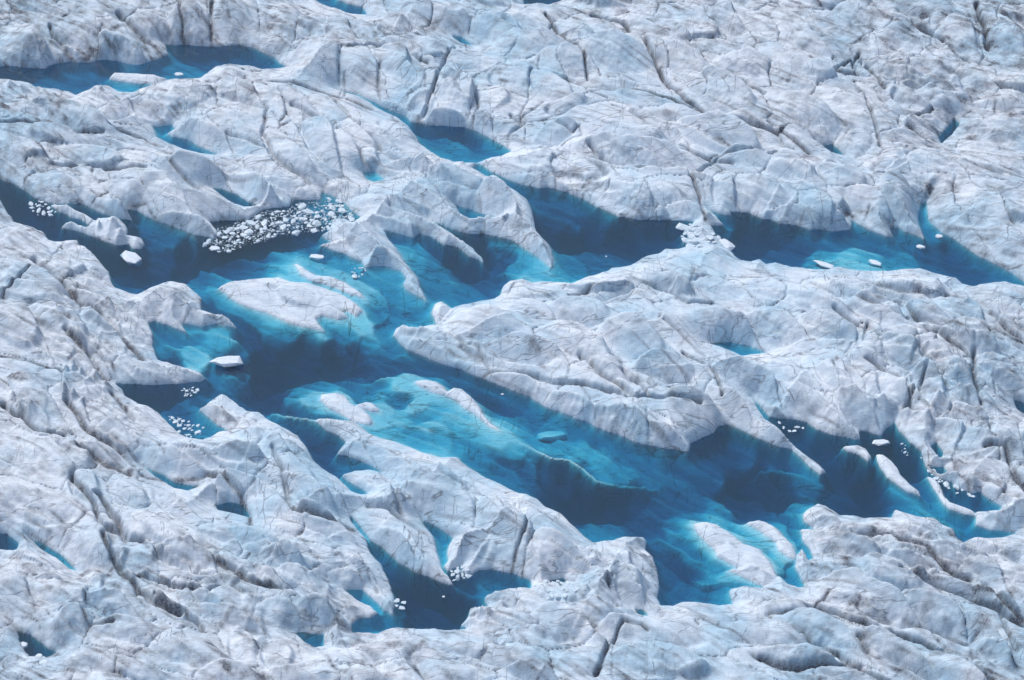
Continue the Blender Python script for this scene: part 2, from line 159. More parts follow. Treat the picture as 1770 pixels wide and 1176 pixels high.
# rounded swells of the ice: u, v, half length, half width, angle (down to the right), rise
HUM = [(40,80,48,42,30,2),(110,55,70,28,22,1.2),(205,85,55,25,12,1.6),(60,12,45,14,20,.8),(170,12,40,14,10,.6),(255,48,36,26,10,1),(330,42,42,36,0,1.2),(400,40,38,40,0,1.2),(20,150,20,12,30,.5),(80,162,45,12,8,.8),(45,186,50,12,5,.6),(125,200,70,22,15,1.3),(210,185,35,16,-15,.8),(260,178,28,12,10,.5),(335,155,58,22,-12,1.2),(415,160,50,24,22,1.4),(400,122,28,9,0,.6),(130,236,70,16,8,.8),(35,262,46,30,15,1.8),(150,262,55,20,15,1),(240,266,40,12,15,.6),(350,222,48,22,20,1.4),(220,290,60,15,15,.6),(425,240,40,28,40,1.2),(330,290,60,18,12,1),
 (488,28,30,34,60,1),(540,42,30,24,10,.8),(585,48,30,22,8,.8),(630,44,28,20,5,.8),(685,38,34,15,5,.8),(725,14,30,18,25,1),(775,26,34,26,10,1.2),(850,42,42,22,10,1),(880,66,30,14,0,.8),(470,72,28,18,-20,.8),(550,100,48,36,8,1.5),(620,112,42,36,20,1.5),(675,100,30,30,40,1.2),(695,130,28,20,0,.8),(680,74,34,13,10,.7),(745,74,36,18,20,.8),(800,96,44,20,10,1),(770,135,26,32,50,1),(790,158,38,30,20,1.3),(725,172,38,20,-28,1),(760,200,50,26,8,1.6),(842,168,24,44,85,1),(838,208,24,24,40,1),(872,218,24,16,30,.8),(885,130,24,44,85,1),(470,172,34,20,30,1),(515,190,50,24,30,1.4),(580,190,44,14,30,.8),(612,216,40,18,40,1),(550,232,58,28,48,1.8),(642,226,34,12,30,.7),(690,216,34,15,25,.9),(600,262,46,24,58,1.4),(642,268,28,22,60,1),(500,266,48,20,30,1.2),(460,288,40,20,20,.8),(690,268,40,18,20,1),(735,290,44,12,22,.8),
 (925,35,32,20,10,.8),(985,55,36,16,15,.9),(1030,50,40,16,20,.8),(930,75,36,22,10,1),(985,110,42,22,10,1.2),(1070,100,60,32,8,1.8),(1120,90,60,22,20,1.3),(1140,55,50,18,10,1),(1200,45,40,28,20,1.1),(1260,40,30,24,30,1),(1310,40,44,24,10,1.2),(1180,110,50,24,25,1.2),(1240,80,40,14,15,.8),(1200,145,36,18,30,.9),(1250,165,54,30,25,1.6),(1290,118,48,20,10,1.2),(960,110,30,24,60,.9),(950,150,46,22,25,1),(1040,140,54,10,10,.7),(1120,170,52,11,14,.8),(980,180,44,14,-10,.9),(1060,215,80,26,15,1.7),(1130,215,44,14,25,1),(1190,200,40,16,14,.9),(1240,235,70,28,20,1.8),(1100,262,90,22,8,1.5),(960,225,50,20,-15,1),(920,260,44,20,15,.9),(1000,280,54,14,10,.8),(1310,225,50,26,25,1.2),(1300,270,50,20,10,1),
 (1360,45,42,20,25,1.2),(1420,35,46,16,10,.8),(1480,25,40,22,10,1),(1400,80,46,16,25,1.1),(1450,90,34,14,30,.8),(1540,65,40,28,-30,1.4),(1600,20,50,24,10,1.2),(1660,60,34,22,40,1),(1740,75,34,26,20,1.2),(1700,20,30,24,40,1),(1400,125,50,20,28,1.3),(1470,115,26,10,25,.6),(1440,150,60,16,28,1),(1360,135,40,18,20,1),(1590,130,75,24,8,1.8),(1690,140,50,20,30,1.6),(1620,160,42,16,15,1),(1570,170,30,16,20,.8),(1480,185,70,26,28,1.6),(1400,190,50,22,20,1.2),(1600,205,40,16,-15,.8),(1660,200,30,20,-40,.8),(1740,170,34,20,10,.8),(1725,225,50,20,5,1.2),(1480,240,36,24,-20,1.4),(1390,240,50,22,22,1.4),(1560,235,50,14,10,.8),(1540,275,40,16,-15,.8),(1600,275,40,14,10,.6),(1700,280,60,16,15,.9),(1360,290,44,22,20,1.2),(1450,300,40,18,20,.9),
 (870,300,40,8,20,.5),(930,300,40,14,10,.7),(1000,312,56,14,10,.9),(1080,330,50,18,8,1),(1160,325,46,20,-8,1.2),(1190,355,50,20,20,1.2),(1255,320,30,28,80,1.1),(1310,325,44,26,10,1.4),(1330,355,26,14,10,.9),(1370,360,36,18,15,1),(1420,355,30,22,30,1),(1455,370,20,20,40,.7),(1500,345,44,24,30,1.5),(1560,340,44,26,35,1.5),(1580,380,30,14,30,.8),(1630,330,30,24,50,1.2),(1700,350,50,22,25,1.2),(1680,405,40,18,35,1),(1740,410,44,20,25,1),(1750,330,40,16,10,.8),(1740,450,30,10,30,.6),
 (60,275,40,14,10,.6),(110,310,60,18,20,1.2),(180,345,36,20,25,1),(205,352,18,22,60,1),(240,330,30,20,20,1),(300,330,60,28,20,1.8),(330,375,50,18,20,1.2),(400,372,34,10,-5,.6),(430,310,50,20,30,1.3),(480,310,46,24,25,1.4),(520,330,34,20,20,1),(580,320,40,20,-30,.9),(450,340,30,14,30,.7),
 (640,335,44,12,10,.8),(720,325,56,20,15,1.3),(640,350,40,12,10,.8),(720,350,60,12,12,.8),(630,400,34,24,40,1),(650,440,36,22,50,1.2),(690,380,50,14,22,.9),(750,400,50,16,28,1),(800,335,50,26,15,1.4),(860,345,40,28,30,1.5),(900,390,40,22,50,1.2),(820,395,46,10,12,.6),(700,490,28,16,40,.7),
 (40,420,50,26,15,1.5),(120,450,28,26,30,1),(150,480,34,26,40,1.1),(170,515,36,20,40,.9),(70,510,60,36,30,1.8),(100,560,50,36,35,1.6),(30,570,40,34,20,1.5),(180,570,40,24,45,1.2),(230,560,26,22,50,.9),(290,520,50,26,25,1.6),(370,555,34,10,20,.8),(240,620,34,16,20,.8),(300,645,50,11,5,.8),(280,575,20,16,20,.6),
 (60,640,60,16,15,1),(140,660,40,24,10,1.1),(60,680,50,26,30,1.3),(190,665,16,26,70,.8),(125,700,36,22,40,1),(60,720,30,24,50,.9),(185,730,40,18,40,1),(260,730,50,26,25,1.4),(180,780,40,14,20,.5),(60,790,75,36,10,2),(130,780,30,20,40,1),(150,840,36,30,50,1.2),(300,790,60,18,10,1),(330,820,60,20,15,1.4),(380,700,30,18,40,1.1),(430,740,36,18,35,1),(400,775,50,16,15,1),(470,770,40,24,35,1.2),(500,800,40,26,35,1.4),(530,840,60,22,35,1.5),(400,840,34,26,40,1.2),(300,860,40,28,40,1.2),(230,850,36,22,50,1.1),(60,870,60,30,15,1.3),(420,860,24,24,60,.8),
 (610,770,46,18,22,1.1),(690,795,50,20,20,1.3),(740,805,50,22,25,1.3),(660,845,46,24,25,1.4),(760,850,70,28,28,2),(840,850,40,18,30,1.1),(870,900,50,30,30,1.8),(950,900,44,22,30,1.3),(820,930,40,28,-40,1.3),(960,950,50,28,25,1.5),(1060,955,34,16,20,1),(1110,960,22,22,40,1),(1090,1000,30,26,50,1),(1030,1000,40,22,20,1),(950,1010,40,14,20,.6),(680,930,44,22,38,1.6),(560,900,50,26,25,1.5),(500,880,40,20,30,1.1),(620,960,34,20,40,1),
 (740,590,50,16,10,1),(840,560,60,28,15,1.8),(920,540,40,30,20,1.5),(1000,540,50,26,10,1.6),(900,600,60,22,12,1.3),(1000,600,60,28,25,1.6),(1090,590,50,28,20,1.5),(1160,570,50,24,25,1.4),(1060,640,50,20,15,1.1),(1150,640,50,26,10,1.3),(900,650,60,18,18,1.2),(980,685,60,20,22,1.4),(1080,720,60,22,22,1.5),(1150,745,40,22,25,1.2),(1200,700,50,26,20,1.4),(1270,700,36,26,45,1.4),(1060,500,50,12,-15,.8),(1180,460,40,22,15,1.1),(1140,490,50,14,20,1),(1230,490,50,18,20,1.1),(1110,545,50,14,15,1),(1250,560,60,26,12,1.5),(1330,500,50,20,15,1.2),(1400,520,60,24,15,1.5),(1340,560,50,24,12,1.4),(1430,570,50,20,20,1.3),(1300,650,60,26,20,1.5),(1360,640,40,20,25,1.2),(1380,680,50,22,30,1.3),(1440,650,36,26,40,1.2),(1480,500,50,14,20,.9),(1560,500,50,14,15,.9),(1520,540,50,22,25,1.2),(1600,545,40,20,25,1.1),(1660,530,44,20,25,1.1),(1730,520,40,14,20,.9),(1740,560,44,16,28,1),(1680,590,44,20,20,1.1),(1500,600,40,24,60,1.1),(1560,610,36,26,40,1.2),(1620,620,34,22,30,1),(1600,660,36,26,45,1.2),(1540,665,34,24,50,1.1),(1480,700,40,22,30,.9),(1660,650,30,22,40,1),(1740,640,46,22,30,1.4),(1690,690,36,24,20,1.2),(1590,720,34,28,60,1.1),(1640,740,26,26,50,.9),(1680,760,30,22,20,1),(1740,740,34,30,50,1.3),(1700,810,44,28,30,1.6),(1750,840,24,34,80,1.2),(1430,735,46,14,12,.8),(1380,715,30,12,20,.6),
 (1430,890,40,14,12,.9),(1580,905,46,18,20,1.2),(1480,905,46,14,15,.9),(1480,940,60,14,15,.9),(1560,960,50,16,20,1),(1650,950,40,18,10,1),(1740,950,44,14,0,.8),(1400,960,40,18,15,.7),(1690,970,40,18,25,.9),(1760,990,36,18,20,1),(1640,1000,50,16,25,.8),(1720,1030,50,16,30,1),(1500,1035,110,36,22,2.6),(1620,1070,80,30,28,2),(1700,1110,60,26,40,1.4),(1360,1040,50,14,-5,.8),(1420,1090,70,26,25,1.5),(1320,1090,70,28,8,1.6),(1540,1130,90,24,25,1.5),(1380,1140,70,22,12,1.1),(1460,1165,60,16,15,.8),(1650,1160,60,20,30,1),(1280,1060,46,12,10,.7),
 (1030,1050,60,18,5,1.3),(960,1070,60,34,0,1.6),(1130,1080,80,28,10,1.9),(1140,1140,80,30,12,1.5),(1010,1130,50,30,-20,1.3),(900,1060,44,16,15,.8),(880,1130,60,26,15,1.2),(800,1110,60,16,8,.9),(680,1120,70,24,5,1.4),(760,1150,60,24,10,1.2),(590,1120,50,20,10,1),(920,1160,44,20,15,1.3),
 (560,1060,46,28,20,1.6),(480,1060,36,32,70,1.2),(520,1000,50,26,20,1.3),(610,1000,30,30,60,1.2),(440,930,50,24,25,1.2),(480,960,40,18,20,1),(380,920,40,14,25,.9),(320,960,50,34,15,1.8),(420,990,50,22,30,1),(240,960,30,40,60,1.1),(160,930,46,36,50,1.8),(200,1000,30,34,70,1),(100,1020,60,26,15,1.7),(190,1045,50,20,20,1.2),(60,970,30,14,20,.6),(20,1000,30,26,40,.9),(120,1070,44,24,-10,1.2),(230,1090,60,26,10,1.6),(320,1120,70,28,15,1.9),(300,1050,40,14,25,.8),(400,1060,46,20,20,1),(420,1110,34,28,60,1.2),(360,1030,34,16,25,.8),(150,1140,70,22,15,1.4),(20,1080,20,30,80,1),(60,1150,44,18,10,.8),(240,1160,60,20,10,1),(400,1160,50,20,15,1),(480,1120,36,30,50,1.1),(520,1160,44,18,10,.9)]
# crevices: points, half width (m), depth (m), dirtiness
CREV = [
 ([(945,30),(965,55),(995,80),(1005,100),(1017,128)],.35,.8,1),
 ([(1025,17),(1075,40),(1105,65),(1130,100),(1150,140),(1180,165),(1210,182),(1235,200),(1290,212),(1345,222)],.5,1.3,1),
 ([(995,135),(1060,150),(1110,160),(1180,178),(1215,190)],.4,.8,.9),
 ([(955,125),(1010,140),(1055,170),(1105,185),(1145,203)],.3,.6,.6),
 ([(1060,180),(1110,205),(1150,230),(1180,245),(1230,265),(1270,275)],.3,.6,.6),
 ([(1025,247),(1060,272),(1100,282),(1195,285)],.4,.9,.7),
 ([(940,205),(975,215),(990,222),(1000,210)],.25,.4,.6),
 ([(1260,120),(1290,145),(1320,160)],.4,.8,.8),
 ([(1195,285),(1205,310),(1215,350),(1222,362)],.5,1.0,.9),
 ([(1195,285),(1240,262),(1300,265),(1345,255)],.3,.6,.6),
 ([(1330,205),(1350,215),(1370,210),(1350,222),(1400,250)],.35,.7,1),
 ([(710,198),(735,172),(752,140),(770,90),(800,55)],.4,1.0,.6),
 ([(862,247),(880,215),(900,205),(885,190)],.3,.7,.6),
 ([(812,222),(828,175),(812,132),(795,120)],.35,.8,.6),
 ([(655,100),(656,150)],.3,.6,.6),([(592,158),(598,112)],.3,.5,.5),
 ([(450,125),(520,140),(570,152),(640,172)],.7,.7,.8),
 ([(510,70),(560,75),(640,68),(700,85),(740,98)],.4,.6,.6),
 ([(460,180),(455,220),(475,272)],.3,.6,.5),
 ([(500,178),(560,200),(600,232),(640,275),(645,285)],.4,.9,.5),
 ([(580,170),(620,215),(660,245),(690,262)],.4,.8,.6),
 ([(85,40),(120,80),(160,100)],.5,.9,.8),([(205,20),(245,50),(270,70),(287,80)],.7,1.1,.9),
 ([(305,-5),(317,40),(312,75)],.35,.6,.8),([(372,0),(366,40),(365,75)],.4,.7,.8),
 ([(195,210),(250,225),(278,236)],.6,1.0,.8),([(0,205),(100,215),(180,220)],.4,.6,.8),
 ([(95,150),(145,182)],.4,.7,.7),([(390,215),(440,240),(475,262),(540,300)],.4,.8,.5),
 ([(90,275),(180,275),(250,290)],.4,.7,.7),([(215,330),(250,332),(270,355)],.3,.5,.7),
 ([(200,245),(270,262),(300,280),(380,320)],.4,.7,.6),
 ([(790,630),(850,622),(905,627),(960,645),(1000,655),(1060,668),(1090,682),(1150,684),(1210,690)],.4,1.1,.8),
 ([(770,555),(830,590),(850,620)],.3,.6,.5),([(1000,612),(1050,650),(1088,678)],.5,.9,.7),
 ([(1180,600),(1230,625),(1242,642),(1250,680)],.4,.9,.7),([(1075,640),(1100,660),(1120,682)],.4,.7,.7),
 ([(1130,490),(1165,510),(1190,520),(1235,518)],.4,.8,.6),([(1150,555),(1190,580),(1222,602)],.35,.7,.6),
 ([(985,497),(1020,488),(1070,480),(1110,485)],.5,.7,.8),
 ([(1500,480),(1560,520),(1600,560),(1640,590),(1680,610)],.4,.9,.7),([(1400,470),(1470,510),(1530,540)],.35,.7,.5),
 ([(1440,530),(1490,560),(1570,590),(1620,620)],.4,.8,.6),([(1490,592),(1500,555)],.3,.5,.5),
 ([(1640,490),(1700,520),(1775,562)],.5,1.0,.8),([(1660,505),(1720,545),(1775,585)],.4,.8,.7),
 ([(1500,345),(1480,380),(1470,390)],.3,.6,.5),([(1470,345),(1500,370),(1540,395)],.5,.9,.5),
 ([(1395,1032),(1450,1050),(1500,1075),(1540,1092),(1600,1108),(1680,1150),(1730,1180)],.5,1.5,.8),
 ([(1340,1065),(1420,1110),(1480,1150),(1540,1180)],.35,.8,.6),([(1480,1098),(1510,1130),(1560,1150)],.3,.6,.6),
 ([(1320,1128),(1370,1145),(1420,1150),(1490,1150)],.5,.9,1),([(1735,1045),(1748,1080),(1765,1110)],.4,.9,.4),
 ([(1570,1085),(1610,1080),(1640,1095),(1665,1108),(1690,1100)],.25,.4,.7),
 ([(1450,915),(1520,912),(1600,942),(1640,980),(1672,985)],.7,1.0,1),([(1560,980),(1640,1010),(1720,1040),(1775,1070)],.6,1.0,.7),
 ([(1700,1000),(1740,1038),(1775,1060)],.5,.9,.7),
 ([(1075,1070),(1045,1105),(1025,1150)],.35,.8,.8),([(1078,1070),(1110,1072),(1125,1080)],.4,.6,.8),
 ([(680,832),(693,865),(715,890),(735,902)],.5,1.0,.5),([(915,900),(885,945),(866,985)],.3,.7,.9),
 ([(634,855),(670,865),(700,880),(728,898)],.6,1.3,.6),
 ([(490,845),(510,875),(560,890),(610,893)],.7,1.1,1),([(470,770),(490,830),(515,870)],.4,.7,.5),
 ([(140,770),(175,790),(225,803)],.9,.8,1),([(120,690),(160,740),(210,770),(230,790)],.6,1.0,.9),
 ([(246,802),(270,805),(360,800),(392,815),(420,842),(434,870),(432,890)],.5,1.1,1),
 ([(130,815),(158,860),(172,895),(205,905)],.5,1.1,.6),([(170,850),(195,885),(215,915),(240,920)],.6,1.2,.7),
 ([(180,920),(205,980),(230,1012),(262,1032),(312,1050)],.7,1.4,.8),
 ([(108,1045),(125,1040),(145,1050),(156,1072),(200,1075)],.3,.6,.9),([(340,940),(385,965),(440,990),(500,1010)],.8,1.0,.9),
 ([(235,990),(300,1012),(360,1012),(378,1000)],.4,.8,.8),([(270,1030),(320,1050),(345,1080)],.5,.9,.6),
 ([(0,510),(40,485),(75,470)],.3,.5,.8),([(60,440),(100,478),(140,520),(170,532),(205,565),(245,605)],.8,1.1,.9),
 ([(0,612),(60,622),(110,632)],.4,.7,.9),([(110,575),(150,600),(180,632)],.6,.9,.8),
 ([(0,690),(40,720),(60,740),(110,745)],.6,.9,.9),([(190,660),(205,690),(225,715)],.6,.8,1),
 ([(1190,1005),(1250,1040)],.1,.01,0),([(1320,1050),(1400,1040),(1440,1010)],.3,.5,.8),
 ([(1590,590),(1615,640),(1630,660)],.5,1.0,.7),([(1680,600),(1690,640),(1700,690)],.5,1.0,.7),
 ([(1700,760),(1735,770),(1755,800),(1775,830)],.4,.9,.7),([(1560,690),(1600,640)],.4,.8,.6),([(1500,620),(1560,655),(1575,690)],.5,.9,.6),
 ([(1650,760),(1660,800),(1690,840)],.4,.8,.6),([(1430,115),(1480,130),(1475,110),(1490,85)],.4,.9,.8),
 ([(1370,90),(1400,110),(1440,118),(1475,105)],.4,.8,.7),([(1500,115),(1525,150)],.5,.9,.8),([(1560,190),(1585,195),(1620,175)],.4,.8,.7),
 ([(1490,160),(1510,190),(1520,240)],.4,.7,.6),([(1690,0),(1695,35),(1710,75)],.6,1.1,.9),([(1580,35),(1630,60),(1680,100)],.5,1.0,.7)]
DIRT = [(1440,960,50,22,.9),(1420,985,40,14,.9),(1600,925,55,12,.8),(1340,1004,28,14,.9),(1690,893,50,9,.8),(180,790,40,18,.8),(170,605,40,24,.6),(180,520,42,30,.8),(215,700,24,15,1),(380,955,40,22,.8),(60,970,24,14,.9),(650,1098,80,7,.8),(790,1135,50,14,.6),(560,990,40,20,.5),(590,1008,30,24,.7),(1690,400,34,20,.7),(1560,240,40,14,.7),(20,18,44,18,.9),(170,68,28,14,.7),(270,74,28,14,.8),(480,32,28,40,.7),(300,180,28,14,.6),(100,200,40,12,.7),(870,125,14,50,.7),(905,185,10,14,.8),(1090,55,44,10,.7),(1230,88,50,10,.6),(1740,20,40,30,.7),(1340,10,40,10,.8),(560,165,80,9,.7),(645,175,40,7,.7),(1210,305,9,22,.8),(1120,352,44,6,.5),(1410,700,60,26,.5),(1590,680,20,40,.5),(1460,692,22,18,.6),(130,605,30,20,.6),(330,30,80,25,.35),(640,55,70,20,.4),(1250,525,50,10,.35),(1040,495,50,9,.6),(1180,690,30,14,.6),(1260,705,24,18,.5),(190,420,30,12,.3),(40,280,40,20,.4),(1640,1000,60,18,.5),(1490,930,60,14,.5),(1560,40,50,20,.4),(1540,120,40,30,.4),(950,1000,40,14,.5),(90,690,40,20,.5),(240,230,30,10,.6),(880,140,60,40,.3),(1330,300,60,30,.25),(1620,240,50,30,.35),(100,1000,80,30,.3),(500,940,60,25,.5),(400,1000,60,16,.5),(1100,655,40,12,.5)]

# ------------------------------------------------------------------ noise helpers
GT = 256
_ang = rng.random((GT, GT)) * 2 * np.pi
_gx, _gy = np.cos(_ang).astype(np.float32), np.sin(_ang).astype(np.float32)
_r1 = rng.random((GT, GT)).astype(np.float32)
_r2 = rng.random((GT, GT)).astype(np.float32)
_r3 = rng.random((GT, GT)).astype(np.float32)

def noise(x, y, off=0):
    x = x + off * 17.31
    y = y + off * 9.77
    xi = np.floor(x).astype(np.int32); yi = np.floor(y).astype(np.int32)
    xf = (x - xi).astype(np.float32); yf = (y - yi).astype(np.float32)
    u = xf * xf * xf * (xf * (xf * 6 - 15) + 10); v = yf * yf * yf * (yf * (yf * 6 - 15) + 10)
    a = xi & 255; b = yi & 255; a1 = (xi + 1) & 255; b1 = (yi + 1) & 255
    n00 = _gx[a, b] * xf + _gy[a, b] * yf
    n10 = _gx[a1, b] * (xf - 1) + _gy[a1, b] * yf
    n01 = _gx[a, b1] * xf + _gy[a, b1] * (yf - 1)
    n11 = _gx[a1, b1] * (xf - 1) + _gy[a1, b1] * (yf - 1)
    l0 = n00 + u * (n10 - n00); l1 = n01 + u * (n11 - n01)
    return (l0 + v * (l1 - l0)) * 1.5

def fbm(x, y, octs, gain=.5, off=0, ridged=False):
    s = np.zeros_like(x); amp = 1.0; f = 1.0; tot = 0
    for o in range(octs):
        n = noise(x * f, y * f, off + o * 3)
        if ridged:
            n = 1 - 2 * np.abs(n)
        s += amp * n; tot += amp; amp *= gain; f *= 2.03
    return s / tot

def voronoi(x, y, off=0):
    x = x + off * 31.7; y = y + off * 13.3
    xi = np.floor(x).astype(np.int32); yi = np.floor(y).astype(np.int32)
    f1 = np.full(x.shape, 9., np.float32); f2 = f1.copy(); rid = np.zeros(x.shape, np.float32); r_b = rid.copy(); ox = rid.copy(); oy = rid.copy()
    for i in (-1, 0, 1):
        for j in (-1, 0, 1):
            a = (xi + i) & 255; b = (yi + j) & 255
            px = (x - (xi + i + .1 + .8 * _r1[a, b])).astype(np.float32); py = (y - (yi + j + .1 + .8 * _r2[a, b])).astype(np.float32)
            d = np.hypot(px, py)
            c = d < f1
            f2 = np.where(c, f1, np.minimum(f2, d)); rid = np.where(c, _r3[a, b], rid); r_b = np.where(c, _r1[b, a], r_b)
            ox = np.where(c, px, ox); oy = np.where(c, py, oy); f1 = np.where(c, d, f1)
    return f1, f2, rid, r_b, ox, oy

# ------------------------------------------------------------------ the sheet of ice
def axis(lo, hi, step, lo_out, hi_out):
    core = np.arange(lo, hi + step * .5, step)
    left = []; s = step; p = lo
    while p > lo_out:
        s *= 1.16; p -= s; left.append(p)
    right = []; s = step; p = core[-1]
    while p < hi_out:
        s *= 1.16; p += s; right.append(p)
    return np.array(left[::-1] + list(core) + right)

xs = axis(-97, 97, 0.165, -330, 330)
ys = axis(250, 436, 0.195, 60, 760)
NX, NY = len(xs), len(ys)
X, Y = np.meshgrid(xs, ys)
X = X.astype(np.float32); Y = Y.astype(np.float32)
FA = math.radians(-36.0)                      # flow of the ice on the ground
FL = (X * math.cos(FA) + Y * math.sin(FA)).astype(np.float32)
FN = (-X * math.sin(FA) + Y * math.cos(FA)).astype(np.float32)
bend = 6 * noise(X / 60, Y / 60, 40)
FN = FN + bend

wr = .35 + .65 * np.clip(.3 + 1.5 * noise(X / 22, Y / 22, 12), 0, 1)          # some stretches are smooth, some ragged
wx = .8 * noise(X / 9, Y / 9, 1) + wr * (.26 * noise(X / 2.2, Y / 2.2, 2) + .10 * noise(X / .7, Y / .7, 3))
wy = .9 * noise(X / 9, Y / 9, 4) + wr * (.32 * noise(X / 2.2, Y / 2.2, 5) + .13 * noise(X / .7, Y / .7, 6))
WX, WY = X + wx, Y + wy
near_w = .8                                  # shorelines wander less than crevices
SX, SY = X + wx * near_w, Y + wy * near_w

def window(x0, x1, y0, y1):
    i0, i1 = np.searchsorted(xs, (x0, x1)); j0, j1 = np.searchsorted(ys, (y0, y1))
    return slice(max(j0, 0), max(j1, 0)), slice(max(i0, 0), max(i1, 0))

def inside(poly, A, B):
    p = gpts(poly)
    m = np.zeros(X.shape, bool)
    sl = window(p[:, 0].min() - 3, p[:, 0].max() + 3, p[:, 1].min() - 3, p[:, 1].max() + 3)
    a, b = A[sl], B[sl]
    r = np.zeros(a.shape, bool)
    q = np.roll(p, -1, axis=0)
    ymin, ymax = ys[sl[0]][0], ys[sl[0]][-1]
    for (x0, y0), (x1, y1) in zip(p, q):
        if y0 == y1:
            continue
        jl, jh = np.searchsorted(ys[sl[0]], (min(y0, y1) - 2.5, max(y0, y1) + 2.5))
        aa, bb = a[jl:jh], b[jl:jh]
        c = ((y0 > bb) != (y1 > bb)) & (aa < (x1 - x0) * (bb - y0) / (y1 - y0) + x0)
        r[jl:jh] ^= c
    m[sl] = r
    return m

def seg_dist(segs, A, B, R):
    """distance to the nearest of the segments, and how far beyond it (+) or before it (-) the point lies"""
    D = np.full(X.shape, R, np.float32); DY = np.zeros(X.shape, np.float32)
    for (x0, y0), (x1, y1) in segs:
        sl = window(min(x0, x1) - R - 2, max(x0, x1) + R + 2, min(y0, y1) - R - 2, max(y0, y1) + R + 2)
        a, b = A[sl], B[sl]
        ex, ey = x1 - x0, y1 - y0
        t = np.clip(((a - x0) * ex + (b - y0) * ey) / (ex * ex + ey * ey + 1e-9), 0, 1)
        qx, qy = a - (x0 + t * ex), b - (y0 + t * ey)
        d = np.sqrt(qx * qx + qy * qy)
        c = d < D[sl]
        D[sl] = np.where(c, d, D[sl]); DY[sl] = np.where(c, qy, DY[sl])
    return D, DY

water_polys = [W_MAIN, W_A, W_C, W_M, W_N] + SMALL
wet = np.zeros(X.shape, bool)
for p in water_polys:
    wet |= inside(p, SX, SY)
isl = np.zeros(X.shape, np.int16)
for k, (nm, p) in enumerate(L_ISL):
    m = inside(p, SX, SY)
    wet &= ~m
    isl[m] = k + 1
segs = []
for p in water_polys + [q for _, q in L_ISL]:
    g = gpts(p)
    segs += list(zip(g, np.roll(g, -1, axis=0)))
SD, SDY = seg_dist(segs, SX, SY, 14.0)
side = np.clip(SDY / np.maximum(SD, .05), -1, 1)            # +1 beyond the shore, -1 before it

# -------- swells
hum = []
for (u, v, a, b, ang, h) in HUM:
    z = 3.0
    if 5 <= ang <= 48:
        a, b = a * 1.3, b * .92
    cx, cy = ground(u, v, z)
    ca, sa = math.cos(math.radians(ang)), math.sin(math.radians(ang))
    e1 = np.array(ground(u + a * ca, v + a * sa, z)) - (cx, cy)
    e2 = np.array(ground(u - b * sa, v + b * ca, z)) - (cx, cy)
    hum.append((cx, cy, np.linalg.inv(np.array([e1, e2]).T), h, 1.25 * math.sqrt(abs(np.linalg.det(np.array([e1, e2]))))))
n_hand = len(hum)
gy = 62.0
while gy < 755:
    gx = -325.0
    while gx < 325:
        px, py = gx + rng.uniform(-4, 4), gy + rng.uniform(-3, 3)
        q = min(np.linalg.norm(M @ (px - cx, py - cy)) for cx, cy, M, _, _ in hum[:n_hand])
        if q > 1.55:
            L, Wd, an = rng.uniform(4, 8), rng.uniform(2.2, 4), FA + rng.uniform(-.4, .4)
            e = np.array([[L * math.cos(an), -Wd * math.sin(an)], [L * math.sin(an), Wd * math.cos(an)]])
            hum.append((px, py, np.linalg.inv(e), rng.uniform(.6, 1.6), 6))
        gx += 11
    gy += 7.5
Q1 = np.full(X.shape, 4., np.float32); Q2 = Q1.copy(); HID = np.full(X.shape, -1, np.int16)
SW = np.full(X.shape, 1e-4, np.float32); SH = np.zeros(X.shape, np.float32) + 1e-4 * .8; ST = np.zeros(X.shape, np.float32)
tr = np.random.default_rng(3)
for k, (cx, cy, M, h, ext) in enumerate(hum):
    E = np.linalg.inv(M)
    rx = 2.2 * math.hypot(E[0, 0], E[0, 1]); ry = 2.2 * math.hypot(E[1, 0], E[1, 1])
    sl = window(cx - rx - 1.5, cx + rx + 1.5, cy - ry - 1.5, cy + ry + 1.5)
    ax, ay = WX[sl] - cx, WY[sl] - cy
    a = M[0, 0] * ax + M[0, 1] * ay; b = M[1, 0] * ax + M[1, 1] * ay
    q = np.sqrt(a * a + b * b).astype(np.float32)
    c = q < Q1[sl]
    Q2[sl] = np.where(c, Q1[sl], np.minimum(Q2[sl], q)); HID[sl] = np.where(c, k, HID[sl]); Q1[sl] = np.where(c, q, Q1[sl])
    w = np.exp(-13.0 * q * q)
    tx, ty = tr.normal(0, .07), tr.normal(0, .05)
    SW[sl] += w; SH[sl] += w * h; ST[sl] += w * (tx * ax + ty * ay + tr.normal(0, .25) - tr.uniform(.25, 1.15) * h * np.clip(b, -1.3, 1.3))
AMP = SH / SW
TILT = ST / SW
gap = np.clip(Q2 - Q1, 0, 2)
qq = np.minimum(Q1, 1.4)
dome = 1.2 * AMP * (.85 - .42 * qq) + 1.4 * TILT
crack0 = np.exp(-gap / .09); line0 = np.exp(-(gap / .032) ** 2)
dome -= AMP * .05 * crack0 + .42 * np.exp(-gap / .022) * np.minimum(AMP, 1.2)

